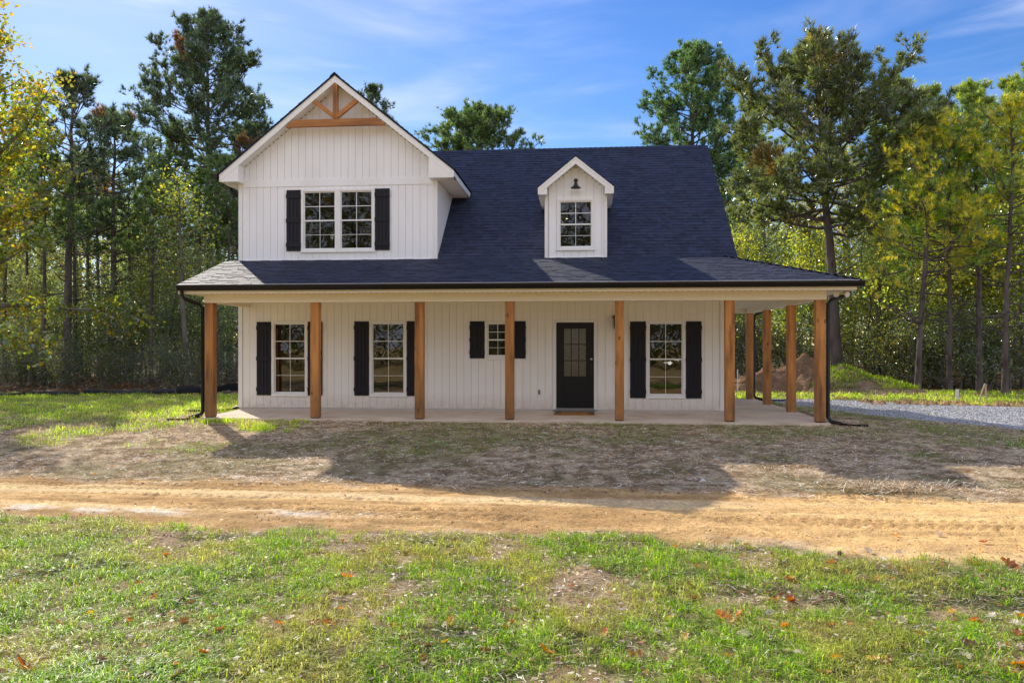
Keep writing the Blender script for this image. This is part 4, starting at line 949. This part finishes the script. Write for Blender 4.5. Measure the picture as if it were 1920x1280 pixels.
def leaves(P, r, size, cols, k, sig, flat=.55, colw=None):
    """k folded leaves about every twig end"""
    n = len(P); c = np.repeat(P, k, 0) + r.normal(0, sig, (n * k, 3)) * np.array([1, 1, .75]); m = n * k
    nrm = unit(r.normal(0, 1, (m, 3)) + np.array([0, 0, flat * 1.6])); a = unit(np.cross(nrm, r.normal(0, 1, (m, 3)))); b = np.cross(nrm, a)
    s = r.uniform(*size, m)[:, None]; fold = nrm * s * .18
    v = np.stack([c - a * s * .62, c - b * s * .42 + fold, c + a * s * .62, c + b * s * .42 + fold], 1).reshape(-1, 3)
    i = np.arange(m) * 4
    cc = np.array(cols); gi = r.choice(len(cc), n, p=colw) if colw is not None else r.integers(0, len(cc), n)
    gi = np.repeat(gi, k); sw = r.uniform(0, 1, m) < .3; gi[sw] = r.integers(0, len(cc), sw.sum())
    t = cc[gi] * r.uniform(.65, 1.3, (m, 1))
    return v, np.stack([i, i + 1, i + 2, i + 3], -1), t
def broadleaf(seed, H, r0, cb, reach, nl, cols, size, k=9, sig=.22, lean=(0, 0), colw=None, twigs=5, stems=1, up=.10, conic=.5, tip=None):
    r = np.random.default_rng(seed); wd = Wood(); P = []
    for st in range(stems):
        sl = np.array(lean, float) + (r.normal(0, .22 * H, 2) if stems > 1 else 0); h0 = H * (r.uniform(.7, 1) if stems > 1 else 1); off = r.normal(0, .12, 2) if stems > 1 else np.zeros(2)
        nz = 9; z = np.linspace(0, h0, nz); wob = np.cumsum(r.normal(0, .06, (nz, 2)), 0)
        tp = np.stack([off[0] + sl[0] * (z / h0) + wob[:, 0] * (z / h0), off[1] + sl[1] * (z / h0) + wob[:, 1] * (z / h0), z], -1)
        rr = r0 / math.sqrt(stems); tr = rr * (1 - .9 * z / h0) ** .9 + .012; tr[0] *= 1.2; wd.tube(tp, tr, 8)
        nn = max(3, nl // stems)
        for i in range(nn):
            t = (i + r.uniform(0, 1)) / nn; h = cb + (h0 - cb) * t * .97; az = i * 2.399 + r.normal(0, .4)
            L = reach * (1 - conic * t) * (.45 + .55 * math.sin(math.pi * min(1, .25 + t * .75)) ** .6) * r.uniform(.6, 1.15)
            el = .15 + .8 * t + r.normal(0, .2)
            b = np.array([np.interp(h, z, tp[:, j]) for j in range(3)])
            c = curve(b, (math.cos(az) * math.cos(el), math.sin(az) * math.cos(el), math.sin(el)), L, r, 6, up=up, wob=.16)
            wd.tube(c, np.linspace(min(np.interp(h, z, tr) * .6, .012 + .014 * L), .007, len(c)), 5)
            for j in range(max(3, int(L * twigs))):
                f = r.uniform(.25, 1); kk = f * 6; k0 = min(int(kk), 5); q = c[k0] + (c[k0 + 1] - c[k0]) * (kk - k0)
                e = curve(q, unit(c[k0 + 1] - c[k0]) * .6 + r.normal(0, .8, 3), r.uniform(.25, .8) * min(1, .4 + L * .25), r, 3, up=.03, wob=.2)
                wd.tube(e, [.010, .008, .006, .004], 3); P += [e[1], e[2], e[3]]
        P.append(tp[-1])
    P = np.array(P)
    v, q, t = leaves(P, r, size, cols, k, sig, colw=colw)
    if tip is not None:            # turning colour towards the outer tips
        d = np.linalg.norm((P - P.mean(0)) / np.array([1, 1, 1.3]), axis=1); f = sstep(np.quantile(d, .55), np.quantile(d, .97), d); f = f * sstep(.35 * P[:, 2].max(), .8 * P[:, 2].max(), P[:, 2]); f = np.repeat(f, k)[:, None] * r.uniform(.3, 1, (len(t), 1))
        t = t * (1 - f) + np.array(tip) * f * r.uniform(.7, 1.2, (len(t), 1))
    return wd.mesh('tree_trunk'), npmesh('tree_crown', v, q, None, t)
def place(kind, meshes, x, y, label, cat, group=None, rz=0.0, s=1.0, col=(1, 1, 1), bark='bark', leafm='needle', sink=.05, sz=None, names=('trunk', 'crown')):
    e = empty(kind, (x, y, gzf(x, y) - sink), rz, s)
    if sz: e.scale = (s, s, sz)
    tag(e, label, cat, group)
    link(names[0], meshes[0], M[bark], e)
    c = link(names[1], meshes[1], M[leafm], e); c.color = (*col, 1)
    return e
PD = [(.055, .082, .036), (.070, .10, .042), (.045, .068, .036), (.10, .13, .048), (.16, .085, .03)]       # dark pine
PG = [(.09, .14, .036), (.12, .17, .042), (.075, .115, .036), (.16, .195, .048), (.20, .115, .03)]          # green pine
PY = [(.19, .20, .035), (.26, .24, .04), (.13, .16, .03), (.30, .25, .045), (.24, .15, .035)]               # yellowing pine
dome = lambda a, b, p=1.0: (lambda t: a * (1 - t) ** p + b * math.sin(math.pi * min(1, t * 1.0)) ** .8 * .6)
# -- single pines of the skyline
def stand(px, Y, top): return at(px, Y), Y, zat(px, top, Y) - .75
x, y, h = stand(395, 48, 14)
place('pine_tree', pine(301, h, .27, h * .50, lambda t: 5.4 * (1 - t) ** .7 + .7, 92, PD, dead=6, dens=1.15), x, y, 'tall dense dark pine rising just beside the gabled end of the house', 'pine tree', 'tall pines round the clearing', col=(1.2, 1.2, 1.1))
x, y, h = stand(212, 35, 186)
place('pine_tree', pine(302, h, .17, h * .56, lambda t: 2.5 * (1 - t) ** .6 + .5, 40, PD, dead=30, dens=.5), x, y, 'slim pine with a small high crown and many bare limbs below it', 'pine tree', 'tall pines round the clearing', col=(1.3, 1.3, 1.1))
x, y, h = stand(124, 32, 118)
place('pine_tree', pine(303, h, .19, h * .60, lambda t: 2.5 * (1 - t) ** .5 + .5, 40, PD, lean=(.6, 0), dead=20, dens=.55), x, y, 'dark straight-trunked pine standing behind the yellowing leafy tree', 'pine tree', 'tall pines round the clearing')
x, y, h = stand(470, 52, 185)
place('pine_tree', pine(304, h, .22, h * .42, lambda t: 3.6 * (1 - t) ** .6 + .4, 50, PD), x, y, 'lower dark pine half hidden behind the gable slope', 'pine tree', 'tall pines round the clearing')
x, y, h = stand(696, 52, 146)
place('pine_tree', pine(305, h, .22, h * .60, lambda t: 2.1 * (1 - t) ** .5 + .5, 40, PD, dead=0), x, y, 'pine with only its tip showing above the gable roof', 'pine tree', 'tall pines round the clearing', col=(1.2, 1.2, 1.1))
x, y, h = stand(893, 54, 186)
place('pine_tree', pine(306, h, .26, h * .62, lambda t: 4.9 * (1 - t) ** .40 + .4, 84, PG, dead=0, dens=1.2), x, y, 'broad round-crowned pine showing above the middle of the main roof', 'pine tree', 'tall pines round the clearing', col=(.95, 1, 1.0))
x, y, h = stand(1172, 58, 268)
place('pine_tree', pine(307, h, .2, h * .6, lambda t: 1.6 * (1 - t) ** .5 + .4, 26, PD, dead=0), x, y, 'pine whose very tip just clears the roof ridge', 'pine tree', 'tall pines round the clearing')
x, y, h = stand(1303, 50, 66)
place('pine_tree', pine(308, h, .27, h * .48, lambda t: 4.9 * (1 - t) ** .6 + .6, 84, PG, dead=6, dens=1.15), x, y, 'tall blue-green pine rising behind the roof ridge end', 'pine tree', 'tall pines round the clearing', col=(.8, .95, 1.05))
x, y, h = stand(1571, 33, 56)
r2 = pine(309, h, .235, h * .46, lambda t: (5.0 - 4.0 * abs(t - .30) ** 1.3 if t < .75 else 3.0 * ((1 - t) / .25) ** .5 + .3), 92, [(.06, .08, .028), (.09, .11, .032), (.075, .085, .03), (.13, .145, .036), (.17, .125, .04)], lean=(-.65, 0), dead=8, dens=.95, browns=.04,
          asym=lambda az, t: 1.0 + .22 * math.cos(az) * (t < .4) - .3 * math.cos(az) * (t > .55), up=.07)
place('pine_tree', r2, x, y, 'huge spreading pine with a thick leaning trunk behind the soil mounds', 'pine tree', 'tall pines round the clearing', col=(1.25, 1.25, 1.1))
x, y, h = stand(1720, 29, 190)
place('pine_tree', pine(310, h, .09, h * .45, lambda t: 2.2 * (1 - t) ** .6 + .4, 46, PY, lean=(.5, 0), dead=12, dens=.8, tl=(.13, .24), tw=.026), x, y, 'yellow-green pine next to the huge spreading one, its lower trunk in shade', 'pine tree', 'tall pines round the clearing', col=(1.7, 1.75, 1.2))
x, y, h = stand(1780, 30, 214)
place('pine_tree', pine(311, h, .082, h * .52, lambda t: 2.0 * (1 - t) ** .55 + .4, 44, PG, dead=12, dens=.8, tl=(.13, .24), tw=.026), x, y, 'green-topped pine between two yellowing pines', 'pine tree', 'tall pines round the clearing', col=(2.0, 2.1, 1.3))
x, y, h = stand(1884, 28, 164)
place('pine_tree', pine(312, h, .088, h * .46, lambda t: 2.3 * (1 - t) ** .6 + .35, 46, PY, dead=16, dens=.8, tl=(.13, .24), tw=.026), x, y, 'slender yellowing pine with bare lower limbs by the white stakes', 'pine tree', 'tall pines round the clearing', col=(1.75, 1.8, 1.2))
# -- foreground yellowing tree that leans in from beyond the picture
x, y = -21.5, 24.6
LT = [(.13, .17, .025), (.18, .22, .03), (.10, .145, .025), (.26, .24, .035), (.33, .22, .03)]
mp = broadleaf(321, 13.4, .24, 2.4, 6.6, 60, LT, (.09, .18), 9, .19, lean=(.7, 0), twigs=5, tip=(.50, .26, .03), conic=.55)
place('leafy_tree', mp, x, y, 'broad leafy tree turning yellow and orange, reaching in over the lawn', 'leafy tree', None, bark='greybark', leafm='leaf')
# -- grey trunked trees inside the left wood
place('leafy_tree', broadleaf(322, 8.6, .12, 4.4, 2.2, 22, [(.12, .16, .025), (.17, .20, .03), (.09, .13, .022), (.28, .24, .04)], (.07, .13), 7, .34, lean=(-.25, 0), twigs=4), at(350, 31), 31, 'grey-trunked leafy tree with yellow-green crown close to the side of the house', 'leafy tree', 'leafy trees within the woods', bark='greybark', leafm='leaf')
DA = broadleaf(323, 9.0, .11, 2.4, 2.9, 34, [(.095, .13, .024), (.13, .165, .028), (.07, .10, .024), (.18, .19, .035)], (.07, .13), 8, .36, twigs=4)
DB = broadleaf(324, 7.5, .075, 1.4, 2.4, 30, [(.10, .13, .026), (.15, .17, .03), (.075, .105, .024), (.22, .20, .04)], (.06, .12), 8, .36, lean=(.4, .1), twigs=4)
DC_ = broadleaf(325, 11.0, .13, 3.4, 3.2, 40, [(.09, .12, .024), (.12, .15, .028), (.16, .16, .032), (.19, .16, .035)], (.08, .14), 8, .38, twigs=4)
BA = broadleaf(331, 3.4, .04, .25, 1.7, 26, [(.07, .10, .024), (.10, .13, .028), (.055, .08, .022), (.16, .16, .04)], (.045, .09), 9, .30, stems=4, conic=.3, twigs=4)
BB = broadleaf(332, 2.3, .03, .15, 1.4, 22, [(.08, .11, .026), (.12, .14, .034), (.06, .085, .022), (.2, .17, .045)], (.045, .09), 9, .28, stems=5, conic=.3, twigs=4)
BC = broadleaf(333, 5.4, .045, 1.0, 1.8, 30, [(.085, .12, .026), (.12, .155, .03), (.17, .17, .034), (.07, .095, .022)], (.05, .10), 8, .34, stems=2, conic=.4, twigs=4)
BD = broadleaf(336, 6.6, .05, 2.3, 2.1, 30, [(.10, .13, .026), (.15, .17, .03), (.19, .18, .036), (.08, .10, .024)], (.07, .13), 8, .36, stems=1, conic=.35, twigs=4)
SP = pine(334, 7.5, .08, 1.6, lambda t: 1.9 * (1 - t) ** .8 + .25, 30, PG, dead=6)
TP = pine(335, 17.0, .17, 10.5, lambda t: 2.4 * (1 - t) ** .6 + .4, 34, PG, dead=26)
r = random.Random(21)
woods = [(DA, 'leafy_tree', 'leafy tree'), (DB, 'leafy_tree', 'leafy tree'), (DC_, 'leafy_tree', 'leafy tree'), (BA, 'bush', 'bush'), (BB, 'bush', 'bush'), (BC, 'sapling', 'sapling'), (SP, 'young_pine', 'pine tree'), (TP, 'pine_tree', 'pine tree'), (BD, 'sapling', 'sapling')]
def wood(i, px, Y, s, label, group, col=(1, 1, 1), dy=0):
    ms, nm, cat = woods[i]
    place(nm, ms, at(px, Y), Y + dy, label, cat, group, r.uniform(0, 6.28), s, col, 'bark' if i in (6, 7) else 'greybark', 'needle' if i in (6, 7) else 'leaf')
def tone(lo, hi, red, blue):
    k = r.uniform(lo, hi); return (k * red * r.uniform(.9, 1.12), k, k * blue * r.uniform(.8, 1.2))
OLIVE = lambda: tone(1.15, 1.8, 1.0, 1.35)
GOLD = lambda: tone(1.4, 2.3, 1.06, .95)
# left wood: trunks stand at the lawn's edge, leafy haze hangs behind them
for px in (-35, -5, 30, 55, 95, 125, 160, 190, 225, 255, 290, 330, 372, 405, 440):
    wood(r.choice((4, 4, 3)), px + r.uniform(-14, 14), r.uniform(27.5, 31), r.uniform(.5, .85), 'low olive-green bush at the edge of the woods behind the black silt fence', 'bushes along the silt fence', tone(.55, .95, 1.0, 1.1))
for px in (-20, 30, 66, 100, 150, 186, 232, 262, 312, 352, 398, 446):
    wood(r.choice((3, 5, 3)), px + r.uniform(-12, 12), r.uniform(33, 36), r.uniform(.95, 1.25), 'leafy sapling or shrub in the wood beyond the lawn, backlit', 'saplings in the wood beyond the lawn', OLIVE())
for px in (-30, 20, 60, 120, 160, 200, 250, 292, 335, 385, 430, 470):
    wood(r.choice((1, 5, 8)), px + r.uniform(-12, 12), r.uniform(38, 42), r.uniform(1.0, 1.25), 'small leafy tree among dark trunks in the wood beyond the lawn', 'small leafy trees in the wood beyond the lawn', OLIVE())
for px in (-20, 70, 140, 240, 300, 365, 440):
    wood(r.choice((2, 0, 2)), px + r.uniform(-12, 12), r.uniform(46, 52), r.uniform(1.0, 1.2), 'taller leafy tree deep in the wood beyond the lawn', 'deep leafy trees beyond the lawn', OLIVE())
for px, Y, s in ((82, 30, .56), (283, 32.5, .52), (52, 36, .6), (142, 34, .55), (186, 39, .66), (246, 37, .6), (312, 40, .66), (405, 41, .7), (455, 38, .6), (40, 44, .85), (330, 47, .88), (165, 40, .7), (372, 37, .6), (428, 36, .62), (8, 33, .6)):
    wood(7, px, Y, s, 'thin dark-trunked pine within the wood beyond the lawn', 'thin pines in the wood beyond the lawn', (1.1, 1.1, 1.0))
for px in (-25, 48, 100, 150, 232, 275, 318, 410):
    wood(r.choice((8, 5, 8)), px + r.uniform(-12, 12), r.uniform(32, 35), r.uniform(.55, .9), 'slender bright-leaved sapling standing in front of the darker woods beyond the lawn', 'bright saplings before the woods', tone(1.2, 2.0, 1.05, 1.15))
# right wood: yellow-green, lit from the side, dark only near the floor
for px in (1378, 1405, 1440, 1475, 1505, 1625, 1650, 1680, 1705, 1735, 1765, 1795, 1825, 1855, 1890, 1925, 1960):
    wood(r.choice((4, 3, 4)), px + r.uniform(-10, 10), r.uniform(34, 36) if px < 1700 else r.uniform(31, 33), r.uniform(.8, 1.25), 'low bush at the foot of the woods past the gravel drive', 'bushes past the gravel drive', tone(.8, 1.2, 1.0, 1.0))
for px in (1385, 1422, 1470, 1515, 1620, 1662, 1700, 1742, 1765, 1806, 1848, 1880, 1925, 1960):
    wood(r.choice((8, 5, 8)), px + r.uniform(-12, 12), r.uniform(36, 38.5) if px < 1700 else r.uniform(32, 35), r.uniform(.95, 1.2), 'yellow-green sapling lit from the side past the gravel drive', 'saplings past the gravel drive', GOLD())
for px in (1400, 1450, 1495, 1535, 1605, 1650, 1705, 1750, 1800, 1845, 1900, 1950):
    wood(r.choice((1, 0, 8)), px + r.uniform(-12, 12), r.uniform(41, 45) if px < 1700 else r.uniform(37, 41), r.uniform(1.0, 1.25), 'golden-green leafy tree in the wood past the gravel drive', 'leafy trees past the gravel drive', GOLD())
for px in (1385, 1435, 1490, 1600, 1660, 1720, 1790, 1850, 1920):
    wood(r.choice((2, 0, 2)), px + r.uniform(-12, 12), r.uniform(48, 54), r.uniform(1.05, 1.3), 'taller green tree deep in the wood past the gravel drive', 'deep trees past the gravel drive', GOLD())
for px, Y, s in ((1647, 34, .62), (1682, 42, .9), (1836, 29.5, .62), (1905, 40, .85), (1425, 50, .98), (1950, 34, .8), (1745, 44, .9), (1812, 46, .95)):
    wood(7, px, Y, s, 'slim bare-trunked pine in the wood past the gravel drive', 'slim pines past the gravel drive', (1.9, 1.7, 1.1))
# -- the far wood as one mass, and the wood across the yard that the windows mirror
def woodland(name, label, x0, x1, y0, y1, nc, k, zmax, cols, seed, size=(.16, .34), gap=(-7, 8), sgn=1, trunks=70):
    r_ = np.random.default_rng(seed); x = r_.uniform(x0, x1, nc); y = sgn * r_.uniform(y0, y1, nc); z = zmax * r_.beta(1.1, 1.5, nc) + .3
    keep = vnoise(x * .35, z * .4 + y * .1, seed) > .30; P = np.stack([x, y, z], -1)[keep]
    v, q, t = leaves(P, r_, size, cols, k, .7)
    wd = Wood()
    for i in range(trunks):
        tx, ty, th = r_.uniform(x0, x1), sgn * r_.uniform(y0, y1), zmax * r_.uniform(.7, 1.15)
        wd.tube([(tx, ty, -.4), (tx + r_.normal(0, .2), ty, th * .5), (tx + r_.normal(0, .3), ty, th)], [.17, .12, .04], 6)
    tv, tq, tt = np.concatenate(wd.v), np.concatenate(wd.q), np.concatenate(wd.t)
    me = npmesh(name, np.concatenate([v, tv]), np.concatenate([q, tq + len(v)]), None, np.concatenate([t, tt]))
    me.materials.append(M['leaf']); me.materials.append(M['bark'])
    mi = np.zeros(len(q) + len(tq), np.int32); mi[len(q):] = 1; me.polygons.foreach_set('material_index', mi)
    return tag(link(name, me, None), label, 'woodland', kind='stuff')
woodland('woodland', 'far mass of green and russet woods filling the gaps between the trunks', -62, 62, 56, 76, 5200, 26, 13.5, [(.05, .07, .02), (.07, .09, .022), (.10, .10, .026), (.13, .10, .03), (.04, .05, .018)], 341, size=(.12, .26), trunks=150)
woodland('woodland', 'green and tan woods across the road, mirrored in the house windows', -36, 36, 17, 27, 4600, 24, 17, [(.10, .14, .03), (.14, .16, .04), (.24, .17, .06), (.08, .10, .03)], 342, sgn=-1, trunks=60)

# =================================================================== MOUNDS, FENCES, STAKES
def mound(name, cx, cy, rx, ry, h, seed, mat, label, cat, peaks, n=90, rough=.16, tint=None):
    gx, gy = np.meshgrid(np.linspace(-1.3, 1.3, n), np.linspace(-1.3, 1.3, n)); X = cx + gx * rx; Y = cy + gy * ry; z = np.full(gx.shape, -.25)
    for px_, py_, rr, hh in peaks:
        d = np.sqrt(((gx - px_) / rr) ** 2 + ((gy - py_) / rr) ** 2); z = np.maximum(z, hh * h * np.clip(1 - d, 0, 1) ** .85 * 1.02 - .06)
    nz = (fbm(X * 1.6, Y * 1.6, seed, 4) - .5) * 2 * rough + (fbm(X * 6, Y * 6, seed + 3, 3) - .5) * rough * .9
    z = z + nz * sstep(-.1, .35, z) + gz(X, Y)
    Vv = np.stack([X - cx, Y - cy, z], -1).reshape(-1, 3); i = (np.arange(n - 1)[:, None] * n + np.arange(n - 1)[None]).ravel()
    me = npmesh(name, Vv, np.stack([i, i + 1, i + n + 1, i + n], -1), smooth=True)
    e = empty(name, (cx, cy, 0)); tag(e, label, cat)
    link('soil', me, mat, e)
    def zf(x, y):
        ix = np.clip(((x - cx) / rx + 1.3) / 2.6 * (n - 1), 0, n - 1.01).astype(int); iy = np.clip(((y - cy) / ry + 1.3) / 2.6 * (n - 1), 0, n - 1.01).astype(int)
        return z[iy, ix]
    return e, zf
mx_, my_ = at(1482, 29.5), 29.5
e1, _ = mound('dirt_pile', mx_, my_, 2.4, 1.6, 1.28, 351, M['soil'], 'brown clumpy pile of dug earth showing between the cedar posts', 'dirt pile', [(.25, 0, .95, 1.0), (-.40, -.05, .85, .74), (-.9, -.2, .55, .34)], rough=.32)
mx_, my_ = at(1606, 29.0), 29.0
e2, zf = mound('grassy_mound', mx_, my_, 2.3, 1.8, .98, 352, surf('mound_soil', (.23, .165, .105), .95, .05, .5, 3, bump=1, bscale=9, bdist=.1), 'earth mound overgrown with bright grass beside the corner post', 'earth mound', [(-.25, 0, .85, 1.0), (.30, -.1, .85, .52), (-.75, 0, .5, .5)], rough=.13)
rr_ = np.random.default_rng(353); n = 15000; x = mx_ + rr_.uniform(-1.15, 1.15, n) * 2.3; y = my_ + rr_.uniform(-1.15, 1.1, n) * 1.9; z = zf(x, y)
kp = (z > .05) & (rr_.uniform(0, 1, n) < sstep(.30, .5, fbm(x * .9, y * .9 + z * 1.4, 36, 3) + .25 * sstep(.45, .95, z) + .12 * sstep(1588, 1700, x * 0 + 1588 + (x - mx_) * 40))); x, y, z = x[kp], y[kp], z[kp]; n = len(x)
v, q, t, tn = blades(np.stack([x - mx_, y - my_, z - .02], -1), rr_.uniform(.08, .26, n), rr_.uniform(.010, .020, n), rr_.uniform(0, 6.28, n), np.clip(rr_.beta(2, 2, n) * 1.3, 0, 1.2), np.array(G2)[rr_.integers(0, 4, n)] * .42 * rr_.uniform(.7, 1.3, (n, 1)))
g = link('grass', npmesh('grass', v, q, t, tn), M['grass'], e2); g['kind'] = 'stuff'
def silt(pts, h, label, seed):
    r_ = random.Random(seed); P = []
    for (xa, ya), (xb, yb) in zip(pts, pts[1:]):
        nseg = max(2, int(math.hypot(xb - xa, yb - ya) / .35))
        P += [(xa + (xb - xa) * i / nseg, ya + (yb - ya) * i / nseg) for i in range(nseg)]
    P.append(pts[-1]); o = empty('silt_fence', (pts[0][0], pts[0][1], gzf(*pts[0]))); tag(o, label, 'silt fence', 'black silt fences at the edge of the woods')
    m = MB(o.location); vs = []; n = len(P)
    for i, (x, y) in enumerate(P):
        sag = h * (.82 + .18 * math.cos(i / 6 * 6.28) + r_.uniform(-.08, .05)); b = gzf(x, y)
        vs += [(x, y + r_.uniform(-.05, .05), b - .05), (x, y + r_.uniform(-.06, .06) - .05, b + sag * .5), (x, y + r_.uniform(-.04, .04), b + sag)]
    m.add(vs, [(3 * i + k, 3 * i + 3 + k, 3 * i + 4 + k, 3 * i + 1 + k) for i in range(n - 1) for k in (0, 1)], smooth=True)
    m.build('fabric', M['fabric'], o)
    for i in range(0, n, 6):
        x, y = P[i]; b = gzf(x, y); m = MB(o.location); m.box(x - .018, x + .018, y + .06, y + .096, b - .2, b + h * 1.06); m.build('stake', M['stake'], o)
silt([(at(-60, 23.6), 23.6), (at(75, 24.2), 24.2), (at(150, 24.8), 24.8)], .16, 'low sagging piece of black silt fence under the yellowing leafy tree', 1)
silt([(at(160, 24.9), 24.9), (at(240, 25.2), 25.2), (at(330, 25.6), 25.6)], .20, 'middle run of black silt fence along the lawn edge', 2)
silt([(at(332, 25.6), 25.6), (at(400, 26.6), 26.6), (at(470, 28.5), 28.5)], .30, 'taller run of black silt fence reaching behind the house corner', 3)
silt([(at(1340, 31), 31.0), (at(1400, 31), 31.0), (at(1445, 31.2), 31.2)], .62, 'black silt fence seen between the cedar posts behind the porch', 4)
def pole(name, pts, rad, mat, label, cat, n=8):
    o = MB(pts[0]); o.tube(pts, rad, n); p = o.build(name, mat); p.location = pts[0]; return tag(p, label, cat)
x = at(1795, 24.6); pole('pipe_stub', [(x, 24.6, gzf(x, 24.6) - .1), (x, 24.6, gzf(x, 24.6) + .34)], .045, M['pvc'], 'short upright white plastic pipe at the edge of the woods', 'pipe', 10)
x = at(1849, 24.0); e = empty('survey_stake', (x, 24.0, gzf(x, 24.0))); tag(e, 'pair of pale wooden stakes leaning together past the gravel', 'stake')
b = e.location
for p0, p1 in (((.0, 0, -.1), (-.01, 0, .52)), ((-.25, -.05, -.05), (-.02, .02, .54))):
    m = MB(); m.tube([p0, p1], .026, 4); m.build('stake', M['stake'], e)
x = at(1383, 27.5); pole('marker_stake', [(x, 27.5, gzf(x, 27.5) - .1), (x, 27.5, gzf(x, 27.5) + .85)], .018, M['pvc'], 'thin white marker stake standing behind the porch between two posts', 'stake', 6)
for px, py, s, lb in ((1040, 786, .05, 'small white paper scrap at the edge of the slab below the doormat'), (1318, 905, .045, 'small white paper scrap in the shadow on the dirt road')):
    x, y, z = gpt(px, py); m = MB(); rr = random.Random(px)
    m.add([(-s, -s * .6, .01), (0, -s * .7, .03), (s, -s * .4, .012), (s * .9, s * .5, .025), (0, s * .7, .05), (-s * .8, s * .5, .012)], [(0, 1, 4, 5), (1, 2, 3, 4)]); o = m.build('paper_scrap', M['pvc']); o.location = (x, y, z + .01); tag(o, lb, 'scrap')

# =================================================================== LIGHT, SKY, CAMERA
SAZ, SEL = 35.0, 34.0                    # the sun stands behind the house, off to one side
sun = bpy.data.lights.new('sun', 'SUN'); sun.energy = 5.0; sun.angle = R(.53); sun.color = (1.0, .92, .78)
so = bpy.data.objects.new('sun', sun); COL.objects.link(so); so.location = (-20, 40, 40)
so.rotation_euler = Vector((math.sin(R(SAZ)) * math.cos(R(SEL)), -math.cos(R(SAZ)) * math.cos(R(SEL)), -math.sin(R(SEL)))).to_track_quat('-Z', 'Y').to_euler()
w = bpy.data.worlds.new('World'); sc.world = w; w.use_nodes = True; nt = w.node_tree; nt.nodes.clear(); L = nt.links
out = N(nt, 'ShaderNodeOutputWorld'); bg = N(nt, 'ShaderNodeBackground'); sky = N(nt, 'ShaderNodeTexSky'); sky.sky_type = 'NISHITA'; sky.sun_disc = False
sky.sun_elevation = R(SEL); sky.sun_rotation = R(-SAZ); sky.air_density = 1.0; sky.dust_density = .2; sky.ozone_density = 2.2
hs = N(nt, 'ShaderNodeHueSaturation'); hs.inputs['Saturation'].default_value = 1.36; hs.inputs['Hue'].default_value = .514; hs.inputs['Value'].default_value = 1.02
L.new(sky.outputs[0], hs.inputs['Color'])
tc = N(nt, 'ShaderNodeTexCoord'); mp = N(nt, 'ShaderNodeMapping'); mp.inputs['Scale'].default_value = (1.6, 1.6, 7.5); mp.inputs['Rotation'].default_value = (0, R(-14), R(20))
n1 = N(nt, 'ShaderNodeTexNoise'); n1.inputs['Scale'].default_value = 1.35; n1.inputs['Detail'].default_value = 6; n1.inputs['Roughness'].default_value = .52; n1.inputs['Distortion'].default_value = .5
L.new(tc.outputs['Generated'], mp.inputs[0]); L.new(mp.outputs[0], n1.inputs['Vector'])
mr = N(nt, 'ShaderNodeMapRange'); mr.inputs[1].default_value = .47; mr.inputs[2].default_value = .84; mr.inputs[4].default_value = .5; mr.interpolation_type = 'SMOOTHSTEP'
# unseen bright cloud sheet added behind the camera as fill for the house front
sx = N(nt, 'ShaderNodeSeparateXYZ'); L.new(tc.outputs['Generated'], sx.inputs[0])
cb = N(nt, 'ShaderNodeMapRange'); cb.inputs[1].default_value = .12; cb.inputs[2].default_value = -.45; cb.inputs[4].default_value = .62; cb.interpolation_type = 'SMOOTHSTEP'
L.new(sx.outputs['Y'], cb.inputs[0])
ad = N(nt, 'ShaderNodeMath', operation='ADD'); L.new(n1.outputs[0], ad.inputs[0]); L.new(cb.outputs[0], ad.inputs[1])
mr.inputs[2].default_value = .92; mr.inputs[4].default_value = .85
L.new(ad.outputs[0], mr.inputs[0])
mp2 = N(nt, 'ShaderNodeMapping'); mp2.inputs['Scale'].default_value = (1.5, 1.5, 11); mp2.inputs['Rotation'].default_value = (0, R(-8), R(-15)); mp2.inputs['Location'].default_value = (.35, .2, .4)
n2 = N(nt, 'ShaderNodeTexNoise'); n2.inputs['Scale'].default_value = 1.5; n2.inputs['Detail'].default_value = 7; n2.inputs['Roughness'].default_value = .5; n2.inputs['Distortion'].default_value = .35
L.new(tc.outputs['Generated'], mp2.inputs[0]); L.new(mp2.outputs[0], n2.inputs['Vector'])
w2 = N(nt, 'ShaderNodeMapRange'); w2.inputs[1].default_value = .58; w2.inputs[2].default_value = .76; w2.inputs[4].default_value = .62; w2.interpolation_type = 'SMOOTHSTEP'; L.new(n2.outputs[0], w2.inputs[0])
mxm = N(nt, 'ShaderNodeMath', operation='MAXIMUM'); L.new(mr.outputs[0], mxm.inputs[0]); L.new(w2.outputs[0], mxm.inputs[1])
mx = N(nt, 'ShaderNodeMix', data_type='RGBA'); L.new(mxm.outputs[0], mx.inputs[0]); L.new(hs.outputs[0], mx.inputs['A']); mx.inputs['B'].default_value = (7.0, 7.25, 8.7, 1)
L.new(mx.outputs['Result'], bg.inputs['Color']); bg.inputs['Strength'].default_value = .15
L.new(bg.outputs[0], out.inputs[0])
cam = bpy.data.cameras.new('camera'); co = bpy.data.objects.new('camera', cam); COL.objects.link(co)
cam.sensor_width = 36; cam.lens = F / 1920 * 36; cam.shift_y = 7 / 1920; cam.clip_end = 3000; cam.clip_start = .05
co.location = (0, 0, CZ); co.rotation_euler = (R(90), 0, YAW); sc.camera = co
sc.view_settings.view_transform = 'Standard'; sc.view_settings.look = 'None'; sc.view_settings.exposure = 0; sc.view_settings.gamma = 1
cy = sc.cycles
cy.use_denoising = True; cy.denoising_prefilter = 'ACCURATE'
cy.max_bounces = 8; cy.diffuse_bounces = 4; cy.glossy_bounces = 4; cy.transmission_bounces = 4; cy.transparent_max_bounces = 12; cy.sample_clamp_indirect = 8; cy.caustics_reflective = False; cy.caustics_refractive = False
